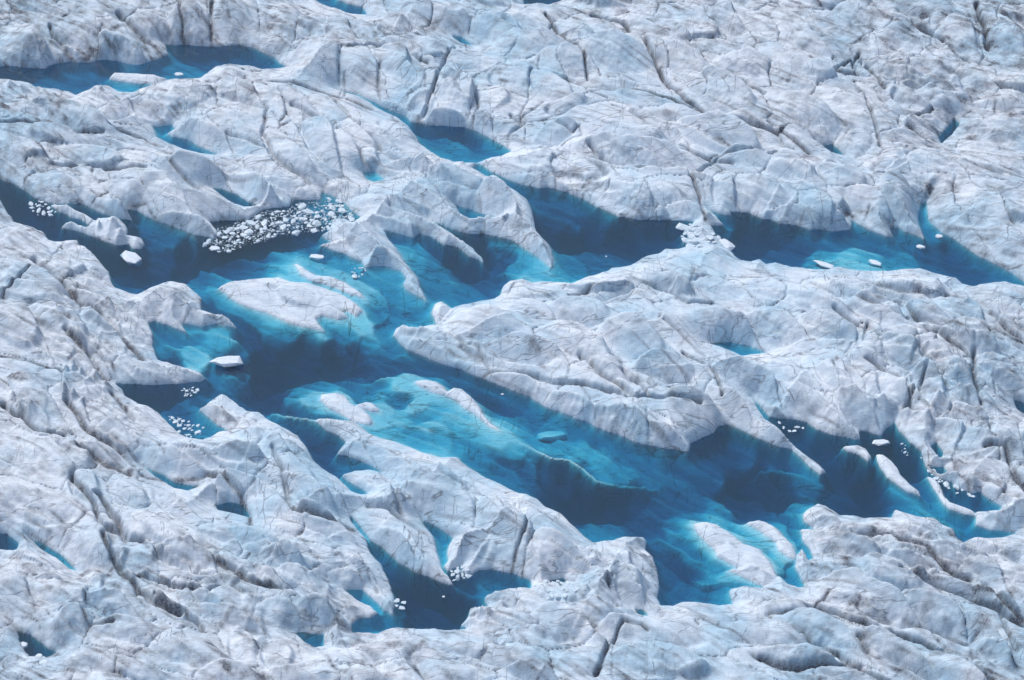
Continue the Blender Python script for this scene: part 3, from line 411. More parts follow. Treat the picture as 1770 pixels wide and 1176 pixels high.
# -------- crevices
CV = np.zeros(X.shape, np.float32); CD = np.zeros(X.shape, np.float32)
for pts, wdt, dep, drt in CREV:
    g = gpts(pts, 3.2)
    sg = list(zip(g[:-1], g[1:]))
    R = 5.0
    x0, y0 = g.min(0) - R; x1, y1 = g.max(0) + R
    sl = window(x0 - 2, x1 + 2, y0 - 2, y1 + 2)
    D = np.full(X[sl].shape, R, np.float32); DYc = np.zeros_like(D)
    a, b = WX[sl], WY[sl]
    for (p0, p1) in sg:
        ex, ey = p1 - p0
        t = np.clip(((a - p0[0]) * ex + (b - p0[1]) * ey) / (ex * ex + ey * ey + 1e-9), 0, 1)
        qx, qy = a - (p0[0] + t * ex), b - (p0[1] + t * ey)
        d = np.sqrt(qx * qx + qy * qy); c = d < D
        D = np.where(c, d, D); DYc = np.where(c, qy, DYc)
    s = np.clip(DYc / np.maximum(D, .05), -1, 1)
    Lc = 1.5 * (1 + .45 * -s)
    v = dep * (.42 * np.exp(-D / Lc) + .85 * np.exp(-(D / (wdt * .5 + .05)) ** 2))
    CV[sl] = np.maximum(CV[sl], v)
    CD[sl] = np.maximum(CD[sl], drt * (np.exp(-(D / (wdt * .42 + .12)) ** 2) + .12 * np.exp(-D / (2.5 * wdt))))

# -------- fine relief of the ice
rough = .06 + .5 * np.clip(fbm(X / 30, Y / 30, 3, .5, 20) - .1, 0, 1)
for (u, v, ru, rv, am) in ((1620,140,190,150,.75),(1640,620,170,160,.95),(1000,1010,130,50,.9),(1560,960,190,50,.9),(170,600,120,160,.9),(450,980,190,80,.85),(60,330,120,110,.4),(1130,490,90,40,.7),(540,1070,80,60,.8),(100,1130,100,40,.8),(1380,300,90,70,.5),(330,180,120,60,.35)):
    cx, cy = ground(u, v, 2.0); ex = ground(u + ru, v, 2)[0] - cx; ey = abs(ground(u, v + rv, 2)[1] - cy)
    rough = np.maximum(rough, am * np.exp(-(((WX - cx) / ex) ** 2 + ((WY - cy) / ey) ** 2)) * (1 + .4 * noise(X / 9, Y / 9, 25)))
rough = np.where((np.abs(X) > 90) | (Y < 254) | (Y > 430), .6, rough)
rough = np.clip(rough, .08, 1.2).astype(np.float32)
u0, v0 = FL / 5.5 + .35 * noise(X / 5, Y / 5, 7), FN / 2.6 + .35 * noise(X / 5, Y / 5, 8)
f1, f2, rid, rb, ox, oy = voronoi(u0, v0, 1)
ed = np.clip((f2 - f1) / .10, 0, 1); ed = ed * ed * (3 - 2 * ed)
blocks = (.55 * (rid - .5) + .55 * (rb - .5) * ox + (.42 + .5 * (rid - .5)) * oy) * ed - .16 * np.exp(-(f2 - f1) / .04)
crack1 = np.exp(-(f2 - f1) / .04)
u1, v1 = FL / 2.1 + .3 * noise(X / 2, Y / 2, 9), FN / 1.15 + .3 * noise(X / 2, Y / 2, 10)
g1, g2, rid2, rb2, ox, oy = voronoi(u1, v1, 2)
ed = np.clip((g2 - g1) / .14, 0, 1)
facets = (.22 * (rid2 - .5) + .3 * (rb2 - .5) * ox + .3 * (rid2 - .3) * oy) * ed
ridg = fbm(FL / 17, FN / 3.8, 6, .47, 30, True)
ridg2 = fbm(FL / 6.5, FN / 2.2, 5, .5, 33, True)
def saw(lam, off, wamp):
    ph = FN / lam + wamp * fbm(FL / 30, FN / 9, 3, .5, off) + .06 * wr * noise(X / 2.2, Y / 2.2, off + 9)
    t = ph - np.floor(ph)
    h = np.where(t < .82, t / .82, (1 - t) / .18)
    return h.astype(np.float32), np.exp(-((t - .97) / .05) ** 2).astype(np.float32)
saw0, edge0 = saw(9.5, 205, 1.1)
saw1, edge1 = saw(4.2, 200, 1.5)
saw2, edge2 = saw(1.7, 220, 2.2)
sm0 = np.clip(.45 + 1.3 * fbm(X / 24, Y / 18, 2, .5, 226), .1, 1)
sm1 = np.clip(.3 + 1.8 * fbm(X / 17, Y / 12, 2, .5, 230), 0, 1)
sm2 = np.clip(1.8 * fbm(X / 11, Y / 8, 2, .5, 236) + .1, 0, 1)
fine = fbm(FL / 1.2, FN / .8, 3, .6, 50)
stri = noise(FL / 9, FN / .55, 60) + .6 * noise(FL / 5, FN / .28, 61)
detail = rough * (blocks * .95 + facets * .6) + .7 * (ridg - .35) * (.14 + .7 * rough) + 1.5 * sm0 * (saw0 - .5) + .35 * (ridg2 - .35) * rough + .045 * fine + .05 * stri + .6 * sm1 * (.25 + .7 * rough) * (saw1 - .5) + .25 * sm2 * rough * (saw2 - .5)
low = 1.0 * fbm(X / 38, Y / 30, 2, .5, 70) + .8 * fbm(FL / 26, FN / 11, 2, .5, 74)

# -------- dry ice
Lr = 3.6 - 1.3 * side + 1.2 * noise(X / 7, Y / 7, 80)
Lr = np.where(isl > 0, 1.8, np.maximum(Lr, 1.2))
ramp = 1 - np.exp(-SD / Lr)
IH = np.array([0] + [{"sliver": 1.9, "slab": .9, "shoal_west": .8, "shoal_crest": .35, "knob": 1.4, "hump": .8, "blade": 1.1, "east_hump": 1.2}.get(n, .7) for n, _ in L_ISL])
Hm = np.where(isl > 0, IH[isl], 2.6 + low)
PINN = [(115,640,9,1.3),(130,632,8,1.8),(145,641,8,1.5),(162,652,9,1.2),(112,672,9,1.2),(122,690,10,1.6),(138,694,9,1.7),(150,700,8,1.2),(40,705,12,1.4),(58,715,12,1.6),(22,690,10,1.1),(205,350,20,2.2),(195,362,16,1.3),(170,640,9,1),(185,660,12,1.4),(118,372,9,.9),(140,375,9,1.2),(166,386,6,1.5),(190,388,14,1.8),(205,400,12,1.5),(125,392,10,.9),(240,424,9,.8),
 (1590,640,16,1.2),(1650,660,16,1.2),(1620,700,14,1.1),(1690,720,14,1.0),(1560,700,14,.9),(1090,960,16,1.3),(1105,990,14,1.1),(1060,985,14,1.0),(1020,975,12,.9),(870,1040,14,1.2),(850,1060,12,1.0),(840,1075,10,1),(570,1010,14,.9),(430,1075,14,1.1),(450,1100,14,1.0),(410,1090,12,1),(300,500,22,1.2),(330,515,16,1.2),(395,560,12,.8),(20,150,10,1),(160,158,7,.9),(172,152,7,1.0)]
pin = np.zeros(X.shape, np.float32)
for (u, v, r, h) in PINN:
    cx, cy = ground(u, v + 6, 1.5); R = abs(ground(u + r, v, 1.5)[0] - cx)
    sl = window(cx - 2 * R - 1, cx + 2 * R + 1, cy - 3 * R - 1, cy + 3 * R + 1)
    ax, ay = WX[sl] - cx, (WY[sl] - cy)
    ay = np.where(ay > 0, ay / .8, ay / 1.9)
    d = np.maximum(np.abs(ax + .3 * ay), np.abs(ay - .2 * ax)) / R
    pin[sl] = np.maximum(pin[sl], .62 * h * np.clip(1.1 - d, 0, 1) ** 1.4)
land = ramp * (Hm + dome * np.where(isl > 0, .45, 1.0) - CV) + detail * (.2 + .8 * (1 - np.exp(-SD / 1.2))) * np.where(isl > 0, .85, 1)
floor_ = .12 + .25 * (1 - np.exp(-SD / 2))
land = land + pin * (1 - np.exp(-SD / .6))
land = floor_ + np.logaddexp(0, (land - floor_) / .25) * .25 - .1 * np.exp(-SD / .25)
land = np.maximum(land, .04)

# -------- drowned ice
num = np.zeros(X.shape, np.float32); den = np.full(X.shape, 1e-9, np.float32)
jj, ii = np.nonzero(wet)
wxp, wyp = WX[jj, ii] + .5 * wx[jj, ii], WY[jj, ii] + .5 * wy[jj, ii]
n_, d_ = np.zeros(len(jj), np.float32), np.full(len(jj), 1e-12, np.float32)
for (u, v, dep) in DEPTHS:
    cx, cy = ground(u, v, -dep)
    r2 = (wxp - cx) ** 2 + ((wyp - cy) * .8) ** 2 + .8
    w = 1.0 / (r2 * r2 * r2)
    n_ += w * dep; d_ += w
dp = n_ / d_
deep = np.zeros(X.shape, np.float32); deep[jj, ii] = dp
Ls = .8 + .25 * side
gsegs = []
for nm, p in L_ISL:
    if nm in ("shoal_west", "shoal_crest", "hump", "humplet", "east_hump", "east_crest", "blade"):
        g = gpts(p); gsegs += list(zip(g, np.roll(g, -1, axis=0)))
SDI, _ = seg_dist(gsegs, SX, SY, 14.0)
Ls = np.where(SDI < SD + .02, 2.9 - .8 * side + 1.8 * noise(FL / 6, FN / 1.5, 85), Ls)
shore = 1 - np.exp(-SD / np.maximum(Ls, .5))
bed = -deep * shore
for pts, Lf, Ln in CRESTS:
    g = np.array([ground(u, v, -d) for u, v, d in pts]); dd = [p[2] for p in pts]
    R = 9.0
    x0, y0 = g.min(0) - R; x1, y1 = g.max(0) + R
    sl = window(x0, x1, y0, y1)
    D = np.full(X[sl].shape, 99, np.float32); Q = np.zeros_like(D); C0 = np.zeros_like(D)
    a, b = SX[sl], SY[sl]
    for k in range(len(g) - 1):
        ex, ey = g[k + 1] - g[k]
        t = np.clip(((a - g[k][0]) * ex + (b - g[k][1]) * ey) / (ex * ex + ey * ey), 0, 1)
        qx, qy = a - (g[k][0] + t * ex), b - (g[k][1] + t * ey)
        d = np.hypot(qx, qy); c = d < D
        D = np.where(c, d, D); Q = np.where(c, qy, Q); C0 = np.where(c, dd[k] + t * (dd[k + 1] - dd[k]), C0)
    s = .5 + .5 * np.clip(Q / np.maximum(D, .05), -1, 1)
    Lc = Ln + (Lf - Ln) * s
    k_ = np.exp(-D / Lc)
    zc = bed[sl] * (1 - k_) - C0 * k_
    bed[sl] = np.where(wet[sl], np.maximum(bed[sl], zc), bed[sl])
under = fbm(FL / 14, FN / 2.8, 5, .5, 90, True) - .35 + .55 * (saw(3.1, 240, 1.2)[0] - .5) + .25 * (saw(1.3, 250, 1.6)[0] - .5)
amp_u = .22 + .5 * np.clip(-bed / 2, 0, 1)
bed = bed + under * amp_u * (1 - np.exp(-SD / 1.5)) + .05 * fine + .10 * facets * 3 * rough * (1 - np.exp(-SD / 1.0))
bed = np.minimum(bed, -.06 - .25 * (1 - np.exp(-SD / .5)))
Z = np.where(wet, bed, land).astype(np.float32)
# soften the stair-steps of the sheet a little
Zs = Z.copy()
Zs[1:-1, 1:-1] = (Z[1:-1, 1:-1] * 6 + Z[:-2, 1:-1] + Z[2:, 1:-1] + Z[1:-1, :-2] + Z[1:-1, 2:]) / 10
def blur(A, n):
    for ax_ in (0, 1):
        C = np.cumsum(np.concatenate([np.repeat(A.take([0], ax_), n + 1, ax_), A, np.repeat(A.take([-1], ax_), n, ax_)], ax_), ax_, dtype=np.float64)
        A = (C.take(range(2 * n + 1, C.shape[ax_]), ax_) - C.take(range(0, C.shape[ax_] - 2 * n - 1), ax_)) / (2 * n + 1)
    return A
sharp = Zs - blur(blur(Zs, 4), 4)
k_s = np.where(wet, .35, .4) * np.clip(SD / 1.2, 0, 1)
sharp2 = Zs - blur(Zs, 2)
Z = (Zs + k_s * np.clip(sharp, -1, .8) + np.where(wet, .1, .8 * k_s) * np.clip(sharp2, -.5, .5)).astype(np.float32)
Z = np.where(wet, np.minimum(Z, -.05), np.maximum(Z, .04)).astype(np.float32)

# -------- dirt and blue ice (the ice's own colour plus a painted edge vignette)
dn = fbm(X / 2.2, Y / 2.2, 4, .6, 100)
dn2 = fbm(FL / 3.5, FN / .9, 4, .6, 110)
dirt_vignette = CD * np.clip(.85 + .8 * dn, 0, 1.2)
patch = np.zeros(X.shape, np.float32)
for (u, v, ru, rv, am) in DIRT:
    cx, cy = ground(u, v, 3.0); ex = ground(u + ru, v, 3)[0] - cx; ey = abs(ground(u, v + rv, 3)[1] - cy)
    sl = window(cx - 2.2 * ex, cx + 2.2 * ex, cy - 2.2 * ey, cy + 2.2 * ey)
    r2 = ((WX[sl] - cx) / ex) ** 2 + ((WY[sl] - cy) / ey) ** 2
    patch[sl] = np.maximum(patch[sl], am * np.exp(-r2 * 1.1))
dirt_vignette = np.maximum(dirt_vignette, patch * np.clip(.25 + 1.6 * dn2, 0, 1))
big = np.clip(.5 + 1.6 * fbm(X / 26, Y / 22, 3, .5, 120), 0, 1)
dirt_vignette = np.maximum(dirt_vignette, crack1 * np.clip(dn * 2.0 + .1, 0, 1) * .75 * big * np.clip(rough, 0, 1))
dirt_vignette = np.maximum(dirt_vignette, line0 * np.clip(dn * 1.8 + .55, 0, 1) * .9)
dirt_vignette = np.maximum(dirt_vignette, edge0 * sm0 * np.clip(.55 + 1.5 * dn, 0, 1) * .9)
dirt_vignette = np.maximum(dirt_vignette, edge1 * sm1 * np.clip(.5 + 1.5 * dn, 0, 1) * .85)
dirt_vignette = np.maximum(dirt_vignette, edge2 * sm2 * np.clip(.3 + 1.5 * dn, 0, 1) * .6)
streak = np.clip(1.9 * (noise(FL / 14, FN / .6, 130) - .15), 0, 1) * np.clip(noise(X / 11, Y / 9, 131) * 2 + .3, 0, 1)
dirt_vignette = np.maximum(dirt_vignette, .6 * streak)
cellr = (np.sin(HID.astype(np.float32) * 12.9898) * 43758.5453) % 1.0
dirt_vignette = dirt_vignette + .10 * cellr * np.clip(.6 + dn, 0, 1)
ctw = np.clip(2.2 * (noise(FL / .75 + dn, FN / 10 + dn2 * .3, 135) - .36), 0, 1) * np.clip(noise(X / 8, Y / 8, 136) * 2, 0, 1)
dirt_vignette = np.maximum(dirt_vignette, .55 * ctw)
edge = np.clip((np.hypot((X + 5) / 85, (Y - 335) / 90) - .55) * 1.3, 0, 1)  # frame-edge vignette painted into the ice colour, along with really dirtier ice
big2 = np.clip(big * .52 + 1.5 * edge + .2 * np.clip(-X / 80, 0, 1), 0, 1.3)  # patchy grime, plus painted falloff at the edges and on the left
dirt_vignette += .62 * np.clip(dn2 * .9 + dn * .5 + .1, 0, 1) * np.clip(big2 * 1.5 - .35, 0, 1.3)
ud = np.clip(.9 * fbm(FL / 5, FN / .9, 4, .6, 150) - .12, 0, .4)
dirt_vignette = np.where(wet, ud + dirt_vignette * .2, dirt_vignette)
dirt_vignette = np.where(wet, dirt_vignette, dirt_vignette + .3 * edge * np.clip(.5 + dn + .6 * dn2, 0, 1))  # further edge darkening painted onto the dry ice
dirt_vignette = np.where(isl > 0, dirt_vignette * .25, dirt_vignette)
blue_add = .3 * (cellr - .5) + np.where(wet, 0, .5 * np.exp(-SD / 1.1) * np.clip(.3 + 1.5 * noise(X / 4, Y / 4, 160), 0, 1))
blue = np.clip(.35 + 1.1 * fbm(X / 9, Y / 8, 3, .55, 140) + .5 * (noise(X / 45, Y / 45, 144)) + blue_add, 0, 1) * np.where(isl > 0, .4, 1)

# ------------------------------------------------------------------ materials
def new_mat(name):
    m = bpy.data.materials.new(name); m.use_nodes = True
    return m, m.node_tree.nodes, m.node_tree.links, m.node_tree.nodes["Principled BSDF"]

def rgb(r, g, b): return (r, g, b, 1.0)

ice, N, Lk, P = new_mat("glacier_ice")
tc = N.new("ShaderNodeTexCoord")
ad = N.new("ShaderNodeAttribute"); ad.attribute_name = "dirt_vignette"
ab = N.new("ShaderNodeAttribute"); ab.attribute_name = "blue"
n1 = N.new("ShaderNodeTexNoise"); n1.inputs["Scale"].default_value = 3.2; n1.inputs["Detail"].default_value = 6; n1.inputs["Roughness"].default_value = .65
# hairline cracks
def hair(scale, rot, sq, wid, m0, m1, ms, dist):
    mp = N.new("ShaderNodeMapping"); mp.inputs["Rotation"].default_value = (0, 0, rot); mp.inputs["Scale"].default_value = (scale, scale * sq, scale * .5)
    dn_ = N.new("ShaderNodeTexNoise"); dn_.inputs["Scale"].default_value = scale * 2.2; dn_.inputs["Detail"].default_value = 4
    Lk.new(tc.outputs["Object"], dn_.inputs["Vector"])
    va_ = N.new("ShaderNodeVectorMath"); va_.operation = 'MULTIPLY_ADD'
    va_.inputs[1].default_value = (dist, dist, 0)
    Lk.new(tc.outputs["Object"], mp.inputs["Vector"]); Lk.new(dn_.outputs["Color"], va_.inputs[0]); Lk.new(mp.outputs["Vector"], va_.inputs[2])
    vo = N.new("ShaderNodeTexVoronoi"); vo.voronoi_dimensions = '2D'; vo.feature = 'DISTANCE_TO_EDGE'; vo.inputs["Scale"].default_value = 1.0
    Lk.new(va_.outputs[0], vo.inputs["Vector"])
    r_ = N.new("ShaderNodeMapRange"); r_.inputs["From Min"].default_value = 0; r_.inputs["From Max"].default_value = wid; r_.inputs["To Min"].default_value = 1; r_.inputs["To Max"].default_value = 0
    Lk.new(vo.outputs["Distance"], r_.inputs["Value"])
    nm_ = N.new("ShaderNodeTexNoise"); nm_.inputs["Scale"].default_value = ms; nm_.inputs["Detail"].default_value = 3
    Lk.new(tc.outputs["Object"], nm_.inputs["Vector"])
    k_ = N.new("ShaderNodeMapRange"); k_.inputs["From Min"].default_value = m0; k_.inputs["From Max"].default_value = m1
    Lk.new(nm_.outputs["Fac"], k_.inputs["Value"])
    x_ = N.new("ShaderNodeMath"); x_.operation = 'MULTIPLY'
    Lk.new(r_.outputs["Result"], x_.inputs[0]); Lk.new(k_.outputs["Result"], x_.inputs[1])
    return x_.outputs[0]
h1 = hair(.13, .63, 2.4, .018, .5, .6, .10, .45)
h2 = hair(.34, .5, 1.6, .024, .54, .66, .14, .3)
h3 = hair(.55, 1.45, .3, .05, .56, .68, .16, .16)
def vein(rot, sx, sy, wid, m0, m1, ms, seed):
    mp_ = N.new("ShaderNodeMapping"); mp_.inputs["Rotation"].default_value = (0, 0, rot); mp_.inputs["Scale"].default_value = (sx, sy, .08); mp_.inputs["Location"].default_value = (seed, seed * 1.7, 0)
    Lk.new(tc.outputs["Object"], mp_.inputs["Vector"])
    t_ = N.new("ShaderNodeTexNoise"); t_.inputs["Scale"].default_value = 1.0; t_.inputs["Detail"].default_value = 3.5; t_.inputs["Roughness"].default_value = .5
    Lk.new(mp_.outputs["Vector"], t_.inputs["Vector"])
    s_ = N.new("ShaderNodeMath"); s_.operation = 'SUBTRACT'; s_.inputs[1].default_value = .5; Lk.new(t_.outputs["Fac"], s_.inputs[0])
    a2 = N.new("ShaderNodeMath"); a2.operation = 'ABSOLUTE'; Lk.new(s_.outputs[0], a2.inputs[0])
    r_ = N.new("ShaderNodeMapRange"); r_.inputs["From Min"].default_value = 0; r_.inputs["From Max"].default_value = wid; r_.inputs["To Min"].default_value = 1; r_.inputs["To Max"].default_value = 0
    Lk.new(a2.outputs[0], r_.inputs["Value"])
    nm_ = N.new("ShaderNodeTexNoise"); nm_.inputs["Scale"].default_value = ms; nm_.inputs["Detail"].default_value = 4
    Lk.new(mp_.outputs["Vector"], nm_.inputs["Vector"])
    k_ = N.new("ShaderNodeMapRange"); k_.inputs["From Min"].default_value = m0; k_.inputs["From Max"].default_value = m1
    Lk.new(nm_.outputs["Fac"], k_.inputs["Value"])
    x_ = N.new("ShaderNodeMath"); x_.operation = 'MULTIPLY'
    Lk.new(r_.outputs["Result"], x_.inputs[0]); Lk.new(k_.outputs["Result"], x_.inputs[1])
    return x_.outputs[0]
v1 = vein(.63, .055, .26, .011, .42, .56, .9, 3.1)
v2 = vein(.50, .12, .6, .016, .46, .6, .5, 11.7)
v3 = vein(-.15, .42, .07, .013, .5, .62, .5, 23.9)
n2 = N.new("ShaderNodeTexNoise"); n2.inputs["Scale"].default_value = .55; n2.inputs["Detail"].default_value = 5
Lk.new(tc.outputs["Object"], n1.inputs["Vector"]); Lk.new(tc.outputs["Object"], n2.inputs["Vector"])
mb = N.new("ShaderNodeMix"); mb.data_type = 'RGBA'
mb.inputs["A"].default_value = rgb(.79, .845, .91); mb.inputs["B"].default_value = rgb(.50, .69, .82)
Lk.new(ab.outputs["Fac"], mb.inputs["Factor"])
# breakup of the dirt
mr = N.new("ShaderNodeMapRange"); mr.inputs["From Min"].default_value = .3; mr.inputs["From Max"].default_value = .7; mr.inputs["To Min"].default_value = .6; mr.inputs["To Max"].default_value = 1.25
Lk.new(n1.outputs["Fac"], mr.inputs["Value"])
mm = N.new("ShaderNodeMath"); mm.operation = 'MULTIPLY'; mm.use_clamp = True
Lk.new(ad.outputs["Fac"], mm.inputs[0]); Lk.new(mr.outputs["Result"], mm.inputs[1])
md = N.new("ShaderNodeMix"); md.data_type = 'RGBA'
md.inputs["B"].default_value = rgb(.09, .09, .11)
a_ = N.new("ShaderNodeMath"); a_.operation = 'MAXIMUM'; Lk.new(h1, a_.inputs[0]); Lk.new(h2, a_.inputs[1])
b_ = N.new("ShaderNodeMath"); b_.operation = 'MAXIMUM'; Lk.new(a_.outputs[0], b_.inputs[0]); Lk.new(h3, b_.inputs[1])
for v_ in (v1, v2, v3):
    b2 = N.new("ShaderNodeMath"); b2.operation = 'MAXIMUM'; Lk.new(b_.outputs[0], b2.inputs[0]); Lk.new(v_, b2.inputs[1]); b_ = b2
c_ = N.new("ShaderNodeMath"); c_.operation = 'MULTIPLY'; c_.inputs[1].default_value = .75; Lk.new(b_.outputs[0], c_.inputs[0])
e_ = N.new("ShaderNodeMath"); e_.operation = 'MAXIMUM'; Lk.new(c_.outputs[0], e_.inputs[0]); Lk.new(mm.outputs[0], e_.inputs[1])
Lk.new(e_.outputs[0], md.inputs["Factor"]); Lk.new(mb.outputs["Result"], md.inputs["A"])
mw = N.new("ShaderNodeMix"); mw.data_type = 'RGBA'; mw.blend_type = 'MULTIPLY'
mw.inputs["Factor"].default_value = .5
cr = N.new("ShaderNodeValToRGB"); cr.color_ramp.elements[0].position = .3; cr.color_ramp.elements[0].color = rgb(.80, .88, .94); cr.color_ramp.elements[1].position = .62; cr.color_ramp.elements[1].color = rgb(1, 1, 1)
Lk.new(n2.outputs["Fac"], cr.inputs["Fac"]); Lk.new(md.outputs["Result"], mw.inputs["A"]); Lk.new(cr.outputs["Color"], mw.inputs["B"])
mp = N.new("ShaderNodeMapping"); mp.inputs["Rotation"].default_value = (0, 0, .63); mp.inputs["Scale"].default_value = (.3, 5.5, 2.5)
Lk.new(tc.outputs["Object"], mp.inputs["Vector"])
ns = N.new("ShaderNodeTexNoise"); ns.inputs["Scale"].default_value = 1.0; ns.inputs["Detail"].default_value = 5; ns.inputs["Roughness"].default_value = .65
Lk.new(mp.outputs["Vector"], ns.inputs["Vector"])
ng = N.new("ShaderNodeTexNoise"); ng.inputs["Scale"].default_value = 5.5; ng.inputs["Detail"].default_value = 4; ng.inputs["Roughness"].default_value = .75
Lk.new(tc.outputs["Object"], ng.inputs["Vector"])
sg = N.new("ShaderNodeMath"); sg.operation = 'ADD'; Lk.new(ns.outputs["Fac"], sg.inputs[0]); Lk.new(ng.outputs["Fac"], sg.inputs[1])
gr = N.new("ShaderNodeMapRange"); gr.inputs["From Min"].default_value = .72; gr.inputs["From Max"].default_value = 1.12; gr.inputs["To Min"].default_value = .78; gr.inputs["To Max"].default_value = 1.06
Lk.new(sg.outputs[0], gr.inputs["Value"])
mg = N.new("ShaderNodeMix"); mg.data_type = 'RGBA'; mg.blend_type = 'MULTIPLY'; mg.inputs["Factor"].default_value = 1.0
Lk.new(mw.outputs["Result"], mg.inputs["A"]); Lk.new(gr.outputs["Result"], mg.inputs["B"])
Lk.new(mg.outputs["Result"], P.inputs["Base Color"])
P.inputs["Roughness"].default_value = .6
P.inputs["Specular IOR Level"].default_value = .25
bp = N.new("ShaderNodeBump"); bp.inputs["Strength"].default_value = .4; bp.inputs["Distance"].default_value = .08
sb = N.new("ShaderNodeMath"); sb.operation = 'ADD'; Lk.new(n1.outputs["Fac"], sb.inputs[0]); Lk.new(sg.outputs[0], sb.inputs[1])
Lk.new(sb.outputs[0], bp.inputs["Height"]); Lk.new(bp.outputs["Normal"], P.inputs["Normal"])

floe_mat, N, Lk, P = new_mat("floating_ice")
P.inputs["Base Color"].default_value = rgb(.82, .86, .9); P.inputs["Roughness"].default_value = .5
n1 = N.new("ShaderNodeTexNoise"); n1.inputs["Scale"].default_value = 2.5; n1.inputs["Detail"].default_value = 5
tc = N.new("ShaderNodeTexCoord"); Lk.new(tc.outputs["Object"], n1.inputs["Vector"])
cr = N.new("ShaderNodeValToRGB"); cr.color_ramp.elements[0].position = .3; cr.color_ramp.elements[0].color = rgb(.50, .66, .76); cr.color_ramp.elements[1].position = .62; cr.color_ramp.elements[1].color = rgb(.74, .80, .85)
Lk.new(n1.outputs["Fac"], cr.inputs["Fac"]); Lk.new(cr.outputs["Color"], P.inputs["Base Color"])
bp = N.new("ShaderNodeBump"); bp.inputs["Strength"].default_value = .6; bp.inputs["Distance"].default_value = .1
Lk.new(n1.outputs["Fac"], bp.inputs["Height"]); Lk.new(bp.outputs["Normal"], P.inputs["Normal"])

wat, N, Lk, P = new_mat("meltwater")
N.remove(P)
out = N["Material Output"]
tr_ = N.new("ShaderNodeBsdfTransparent")
gl = N.new("ShaderNodeBsdfGlossy"); gl.inputs["Color"].default_value = rgb(1, 1, 1); gl.inputs["Roughness"].default_value = .03
fr = N.new("ShaderNodeFresnel"); fr.inputs["IOR"].default_value = 1.33
mx = N.new("ShaderNodeMixShader")
Lk.new(fr.outputs["Fac"], mx.inputs["Fac"]); Lk.new(tr_.outputs["BSDF"], mx.inputs[1]); Lk.new(gl.outputs["BSDF"], mx.inputs[2])
nz = N.new("ShaderNodeTexNoise"); nz.inputs["Scale"].default_value = 1.3; nz.inputs["Detail"].default_value = 3
tc = N.new("ShaderNodeTexCoord"); Lk.new(tc.outputs["Object"], nz.inputs["Vector"])
bp = N.new("ShaderNodeBump"); bp.inputs["Strength"].default_value = .05; bp.inputs["Distance"].default_value = .05
Lk.new(nz.outputs["Fac"], bp.inputs["Height"]); Lk.new(bp.outputs["Normal"], gl.inputs["Normal"])
Lk.new(mx.outputs["Shader"], out.inputs["Surface"])
ABS = (1.6, .355, .195)
SCA = .1
va = N.new("ShaderNodeVolumeAbsorption")
mxa = max(ABS)
va.inputs["Color"].default_value = rgb(*[1 - a / (mxa * 1.0001) for a in ABS]); va.inputs["Density"].default_value = mxa
vs_ = N.new("ShaderNodeVolumeScatter"); vs_.inputs["Color"].default_value = rgb(1, 1, 1); vs_.inputs["Density"].default_value = SCA
vad = N.new("ShaderNodeAddShader"); Lk.new(va.outputs["Volume"], vad.inputs[0]); Lk.new(vs_.outputs["Volume"], vad.inputs[1])
Lk.new(vad.outputs["Shader"], out.inputs["Volume"])

# ------------------------------------------------------------------ build the sheet as one setting with its swells as parts
col = scene.collection
def tag(o, label=None, cat=None, group=None, kind=None):
    if label: o["label"] = label
    if cat: o["category"] = cat
    if group: o["group"] = group
    if kind: o["kind"] = kind
    return o

def empty(name, loc=(0, 0, 0)):
    o = bpy.data.objects.new(name, None); o.location = loc; o.empty_display_size = 1; col.objects.link(o)
    return o

idx = np.arange(NX * NY, dtype=np.int32).reshape(NY, NX)
quads = np.stack([idx[:-1, :-1], idx[:-1, 1:], idx[1:, 1:], idx[1:, :-1]], -1).reshape(-1, 4)
CO = np.stack([X.ravel(), Y.ravel(), Z.ravel()], -1).astype(np.float32)
DIRT_VIG, BLU = np.clip(dirt_vignette, 0, 1).ravel().astype(np.float32), blue.ravel().astype(np.float32)
ISLf, HIDf, Zf = isl.ravel(), HID.ravel().astype(np.int32), Z.ravel()
core = ((np.abs(X) < 96.5) & (Y > 250) & (Y < 436)).ravel()
q0 = quads[:, 0]
zq = Zf[quads].mean(1)
cid = np.where(zq < -.12, 0, np.where(core[q0], HIDf[q0] + 2, 1))
isq = ISLf[quads].max(1)
cid = np.where((isq > 0) & (zq >= -.12), 10000 + isq, cid)

def sub_mesh(name, faces, parent=None):
    used, inv = np.unique(faces, return_inverse=True)
    me = bpy.data.meshes.new(name)
    nf = len(faces)
    me.vertices.add(len(used)); me.vertices.foreach_set("co", CO[used].ravel())
    me.loops.add(nf * 4); me.loops.foreach_set("vertex_index", inv.ravel().astype(np.int32))
    me.polygons.add(nf); me.polygons.foreach_set("loop_start", np.arange(0, nf * 4, 4, dtype=np.int32))
    for nm, arr in (("dirt_vignette", DIRT_VIG), ("blue", BLU)):
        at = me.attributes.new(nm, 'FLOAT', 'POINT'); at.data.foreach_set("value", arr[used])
    me.update(calc_edges=True)
    me.polygons.foreach_set("use_smooth", np.ones(nf, bool))
    me.materials.append(ice)
    o = bpy.data.objects.new(name, me); col.objects.link(o)
    if parent: o.parent = parent
    return o

